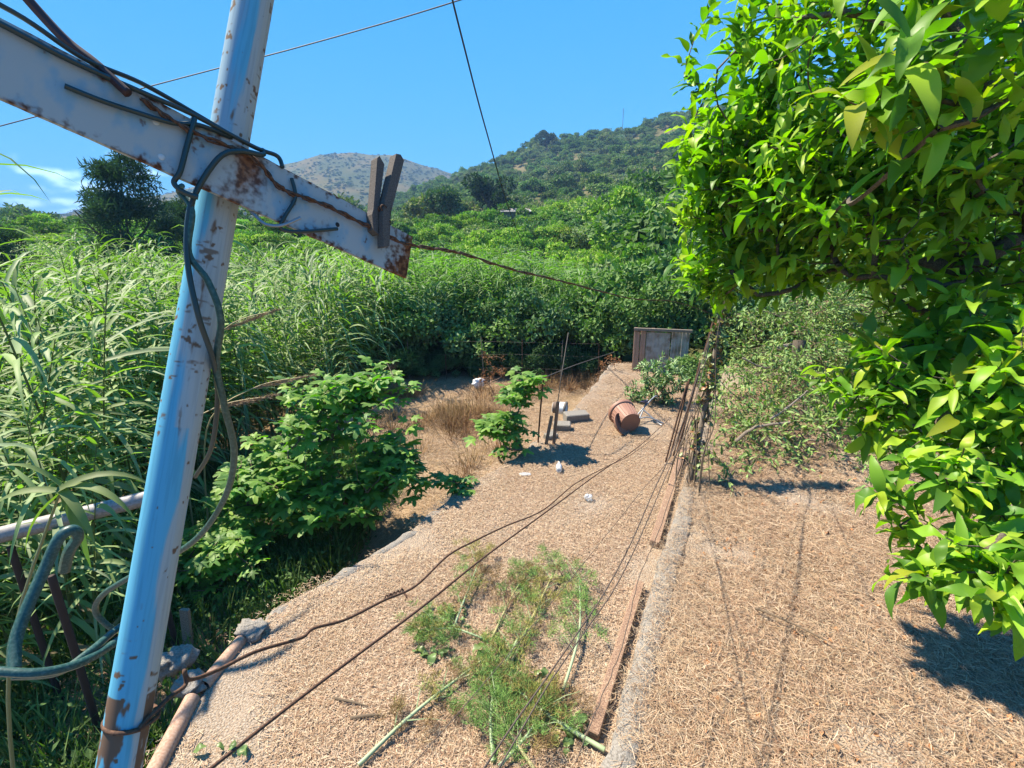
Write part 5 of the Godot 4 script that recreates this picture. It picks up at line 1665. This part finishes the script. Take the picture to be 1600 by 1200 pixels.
	# --- rusty rods leaning at the kerb
	for q in [[1040, 722, 1074, 592, "rusty rod leaning at the kerb, leftmost of the bundle"], [1046, 716, 1079, 590, "rusty rod second from the left in the leaning bundle"], [1052, 712, 1086, 584, "rusty rod in the middle of the leaning bundle"], [1058, 706, 1094, 560, "rusty rod second from the right in the leaning bundle"], [1060, 704, 1112, 508, "longest rusty rod of the leaning bundle, reaching to the stake top"]]:
		rod("rusty_rod", q[4], "rod", ground_at(q[0], q[1], 0.02), spot(q[2] + rr(-5, 5), q[3] + rr(-8, 14), rr(5.7, 6.2)), rr(0.008, 0.014), M.rust, "rods leaning at the kerb", 6)
	# --- boards along the kerb
	for q in [[[926, 1150], [1000, 912], 0.035, "reddish brown board lying on the path beside the kerb, the nearer one"], [[1022, 850], [1068, 702], 0.045, "long weathered brown board lying further up beside the kerb"]]:
		var a := ground_at(q[0][0], q[0][1], 0.04); var b := ground_at(q[1][0], q[1][1], 0.04)
		m = MB.new()
		var d := (b - a)
		m.box(Vector3.ZERO, Vector3(q[2], 0.03, d.length() * 0.5), frame(d, Vector3.UP) * Basis(Vector3.RIGHT, -PI / 2) * Basis(Vector3(0, 0, 1), 0.12), Color.WHITE, 0.006)
		var o := part("wooden_board", m.mesh(false), M.plank, self)
		o.position = (a + b) * 0.5
		tag(o, q[3], "board", "boards along the kerb")
	# --- clay pipes and stones along the low edge
	for q in [[[398, 975], [318, 1072], 0.042, "pinkish clay pipe at the path edge, the farther of two"], [[300, 1092], [236, 1215], 0.045, "pinkish clay pipe at the path edge beside the foot of the post"]]:
		var a := ground_at(q[0][0], q[0][1], 0.02); var b := ground_at(q[1][0], q[1][1], 0.02)
		m = MB.new()
		m.lathe([Vector2(q[2] * 0.8, 0.01), Vector2(q[2], 0.0), Vector2(q[2], (b - a).length()), Vector2(q[2] * 0.8, (b - a).length() - 0.01), Vector2(q[2] * 0.8, 0.01)], 20, Transform3D(frame(b - a, Vector3.UP), Vector3.ZERO))
		var o := part("clay_pipe", m.mesh(), M.clay, self)
		o.position = a
		tag(o, q[3], "pipe", "clay pipes at the path edge")
	var si := 0
	for q in [[[392, 985], Vector3(0.10, 0.05, 0.09), "grey cement lump at the upper end of the clay pipe"], [[283, 1028], Vector3(0.09, 0.06, 0.08), "grey broken stone between the post and the clay pipe"], [[300, 1068], Vector3(0.10, 0.045, 0.08), "pale stone half buried in straw right of the post"], [[250, 1040], Vector3(0.08, 0.06, 0.08), "grey stone showing just right of the post"]]:
		var p := ground_at(q[0][0], q[0][1], 0.03)
		var o := part("stone", lump(q[1], 30 + si), M.concrete, self)
		o.position = p
		o.rotation.y = si * 1.3
		tag(o, q[2], "stone", "stones at the path edge")
		si += 1
	m = MB.new()
	m.box(Vector3(0, 0.2, 0), Vector3(0.035, 0.3, 0.015), Basis(Vector3(0, 0, 1), -0.1))
	var stake := part("flat_stake", m.mesh(false), M.wood, self)
	var stp := ground_at(290, 985, -0.3)
	stake.position = Vector3(stp.x, land(stp.x, stp.z), stp.z)
	tag(stake, "flat grey wooden stake in the weeds right of the post", "stake")
	# --- grey pipe rail with rusty posts
	var p0 := spot(-190, 885, 3.1); var p1 := spot(0, 836, 3.3); var p2 := spot(200, 786, 3.6); var p3 := spot(262, 770, 3.72)
	m = MB.new()
	m.tube(smooth_line([p0 - p1, Vector3.ZERO, p2 - p1, p3 - p1], 6), radii(19, 0.056), 16)
	var pr := part("pipe_rail", m.mesh(), M.pvc, self)
	pr.position = p1
	tag(pr, "grey plastic pipe laid as a rail across the low ground", "pipe")
	var ri := 0
	for q in [[spot(80, 900, 3.0), "rusty iron post under the bent garden hose"], [spot(15, 850, 3.31), "rusty iron post carrying the end of the grey pipe"], [spot(225, 790, 3.64), "thin rusty post under the grey pipe in the weeds"]]:
		var f := Vector3(q[0].x, land(q[0].x, q[0].z) - 0.05, q[0].z)
		var topp: Vector3 = q[0]
		if ri > 0: topp.y -= 0.02
		rod("iron_post", q[1], "post", f, topp, 0.022, mat(0.04, 0.024, 0.018, 0.9), "iron posts under the pipe", 8)
		ri += 1

# ---------------------------------------------------------------- straw
func straw_patch(n: int, size: float, lmin: float, lmax: float, w: float, lift: float) -> ArrayMesh:
	var m := MB.new()
	var tones := [Color(0.48, 0.345, 0.228), Color(0.41, 0.28, 0.175), Color(0.56, 0.445, 0.32), Color(0.31, 0.19, 0.118), Color(0.46, 0.355, 0.252), Color(0.21, 0.137, 0.09)]
	for k in n:
		var p := Vector3(rr(-1, 1) * size, rr(0.0, lift), rr(-1, 1) * size)
		var a := rr(0, TAU)
		var l := rr(lmin, lmax) * (1.0 if R.randf() < 0.85 else 1.7)
		var d := Vector3(cos(a), rr(-0.18, 0.22), sin(a)) * l
		var s := Vector3(-sin(a), rr(-0.5, 0.5), cos(a)) * w * rr(0.5, 1.2) * 0.5
		var bend := Vector3(rr(-1, 1), rr(-0.3, 0.5), rr(-1, 1)) * l * 0.08
		var col: Color = tones[R.randi() % tones.size()] * rr(0.8, 1.15)
		var k0 := m.v.size()
		m.vert(p - s, col); m.vert(p + s, col)
		m.vert(p + d * 0.5 + bend + s, col); m.vert(p + d * 0.5 + bend - s, col)
		m.vert(p + d + s * 0.6, col); m.vert(p + d - s * 0.6, col)
		m.quad(k0, k0 + 1, k0 + 2, k0 + 3)
		m.quad(k0 + 3, k0 + 2, k0 + 4, k0 + 5)
	return m.mesh(false)
func build_straw():
	var chaff := []; var long := []
	for k in 3: chaff.append(straw_patch(170, 0.24, 0.010, 0.042, 0.0030, 0.012))
	for k in 3: long.append(straw_patch(170, 0.30, 0.02, 0.10, 0.0028, 0.018))
	for v in 3:
		var xf := []; var cols := []
		for k in 1150:
			var d := 0.9 + 10.2 * pow(R.randf(), 1.25)
			var xa := lerp_table(EDGE, d) + 0.12; var xb := lerp_table(KERB, d) - 0.2
			var x := rr(xa, xb)
			if nz.get_noise_2d(x * 40.0 + 7, -d * 40.0) > 0.2: continue
			xf.append(Transform3D(Basis(Vector3.UP, rr(0, TAU)), Vector3(x, path_top(x, -d) + 0.004, -d)))
			var g := rr(0.85, 1.1)
			cols.append(Color(g, g * rr(0.96, 1.03), g))
		tag(scatter("path_straw", chaff[v], M.straw, xf, cols, self), "fine dry straw chaff covering the path", "straw", "straw on the path", "stuff")
		xf = []; cols = []
		for k in 1500:
			var d := 0.9 + 8.0 * pow(R.randf(), 1.3)
			var x := lerp_table(KERB, d) + 0.36 + 5.5 * pow(R.randf(), 1.2)
			if nz.get_noise_2d(x * 32.0 - 40, -d * 32.0) > 0.16: continue
			xf.append(Transform3D(Basis(Vector3.UP, rr(0, TAU)), Vector3(x, upper_top(x, -d) + 0.004, -d)))
			var g := rr(0.75, 1.05)
			cols.append(Color(g, g * rr(0.95, 1.02), g * 0.97))
		tag(scatter("terrace_straw", long[v], M.straw, xf, cols, self), "long dry straw and mown grass covering the upper terrace", "straw", "straw on the upper terrace", "stuff")
		for k in 26:
			var d := rr(1.5, 7.5)
			var x := lerp_table(KERB, d) + rr(-0.05, 0.2)
			xf.append(Transform3D(Basis(Vector3.UP, rr(0, TAU)).scaled(Vector3(0.7, 0.7, 0.7)), Vector3(x, 0.2, -d)))
			cols.append(Color(0.9, 0.9, 0.88))
		tag(scatter("kerb_straw", long[v], M.straw, xf.slice(xf.size() - 26), cols.slice(cols.size() - 26), self), "wisps of straw lying across the broken kerb", "straw", "straw on the kerb", "stuff")
		xf = []; cols = []
		for k in 700:
			var z := -rr(1.5, 12.6); var x := rr(-4.5, 2.0)
			if x > lerp_table(EDGE, -z) - 0.3: continue
			xf.append(Transform3D(Basis(Vector3.UP, rr(0, TAU)), Vector3(x, land(x, z) + 0.01, z)))
			var g := rr(0.7, 1.0)
			cols.append(Color(g, g, g))
		tag(scatter("lower_straw", long[v], M.straw, xf, cols, self), "dry straw on the lower terrace beyond the fig bush", "straw", "straw on the lower terrace", "stuff")
	# curled dead leaves on the upper terrace
	var dl := []
	for k in 2: dl.append(citrus_leaf(0.055, 0.022, 0.9, 1.8, 0.6))
	for v in 2:
		var xf := []; var cols := []
		for k in 380:
			var d := 0.9 + 5.0 * pow(R.randf(), 1.2)
			var x := lerp_table(KERB, d) + 0.15 + 4.0 * R.randf()
			xf.append(Transform3D(frame(Vector3(rr(-1, 1), 0.1, rr(-1, 1)).normalized(), (Vector3.UP + rdir() * 0.6).normalized()).scaled(Vector3.ONE * rr(0.6, 1.3)), Vector3(x, upper_top(x, -d) + 0.02, -d)))
			cols.append(tint(Color(0.336, 0.176, 0.088), 0.3))
		tag(scatter("dead_leaves", dl[v], M.straw, xf, cols, self), "curled brown dead leaves strewn over the upper terrace straw", "leaves", "dead leaves", "stuff")
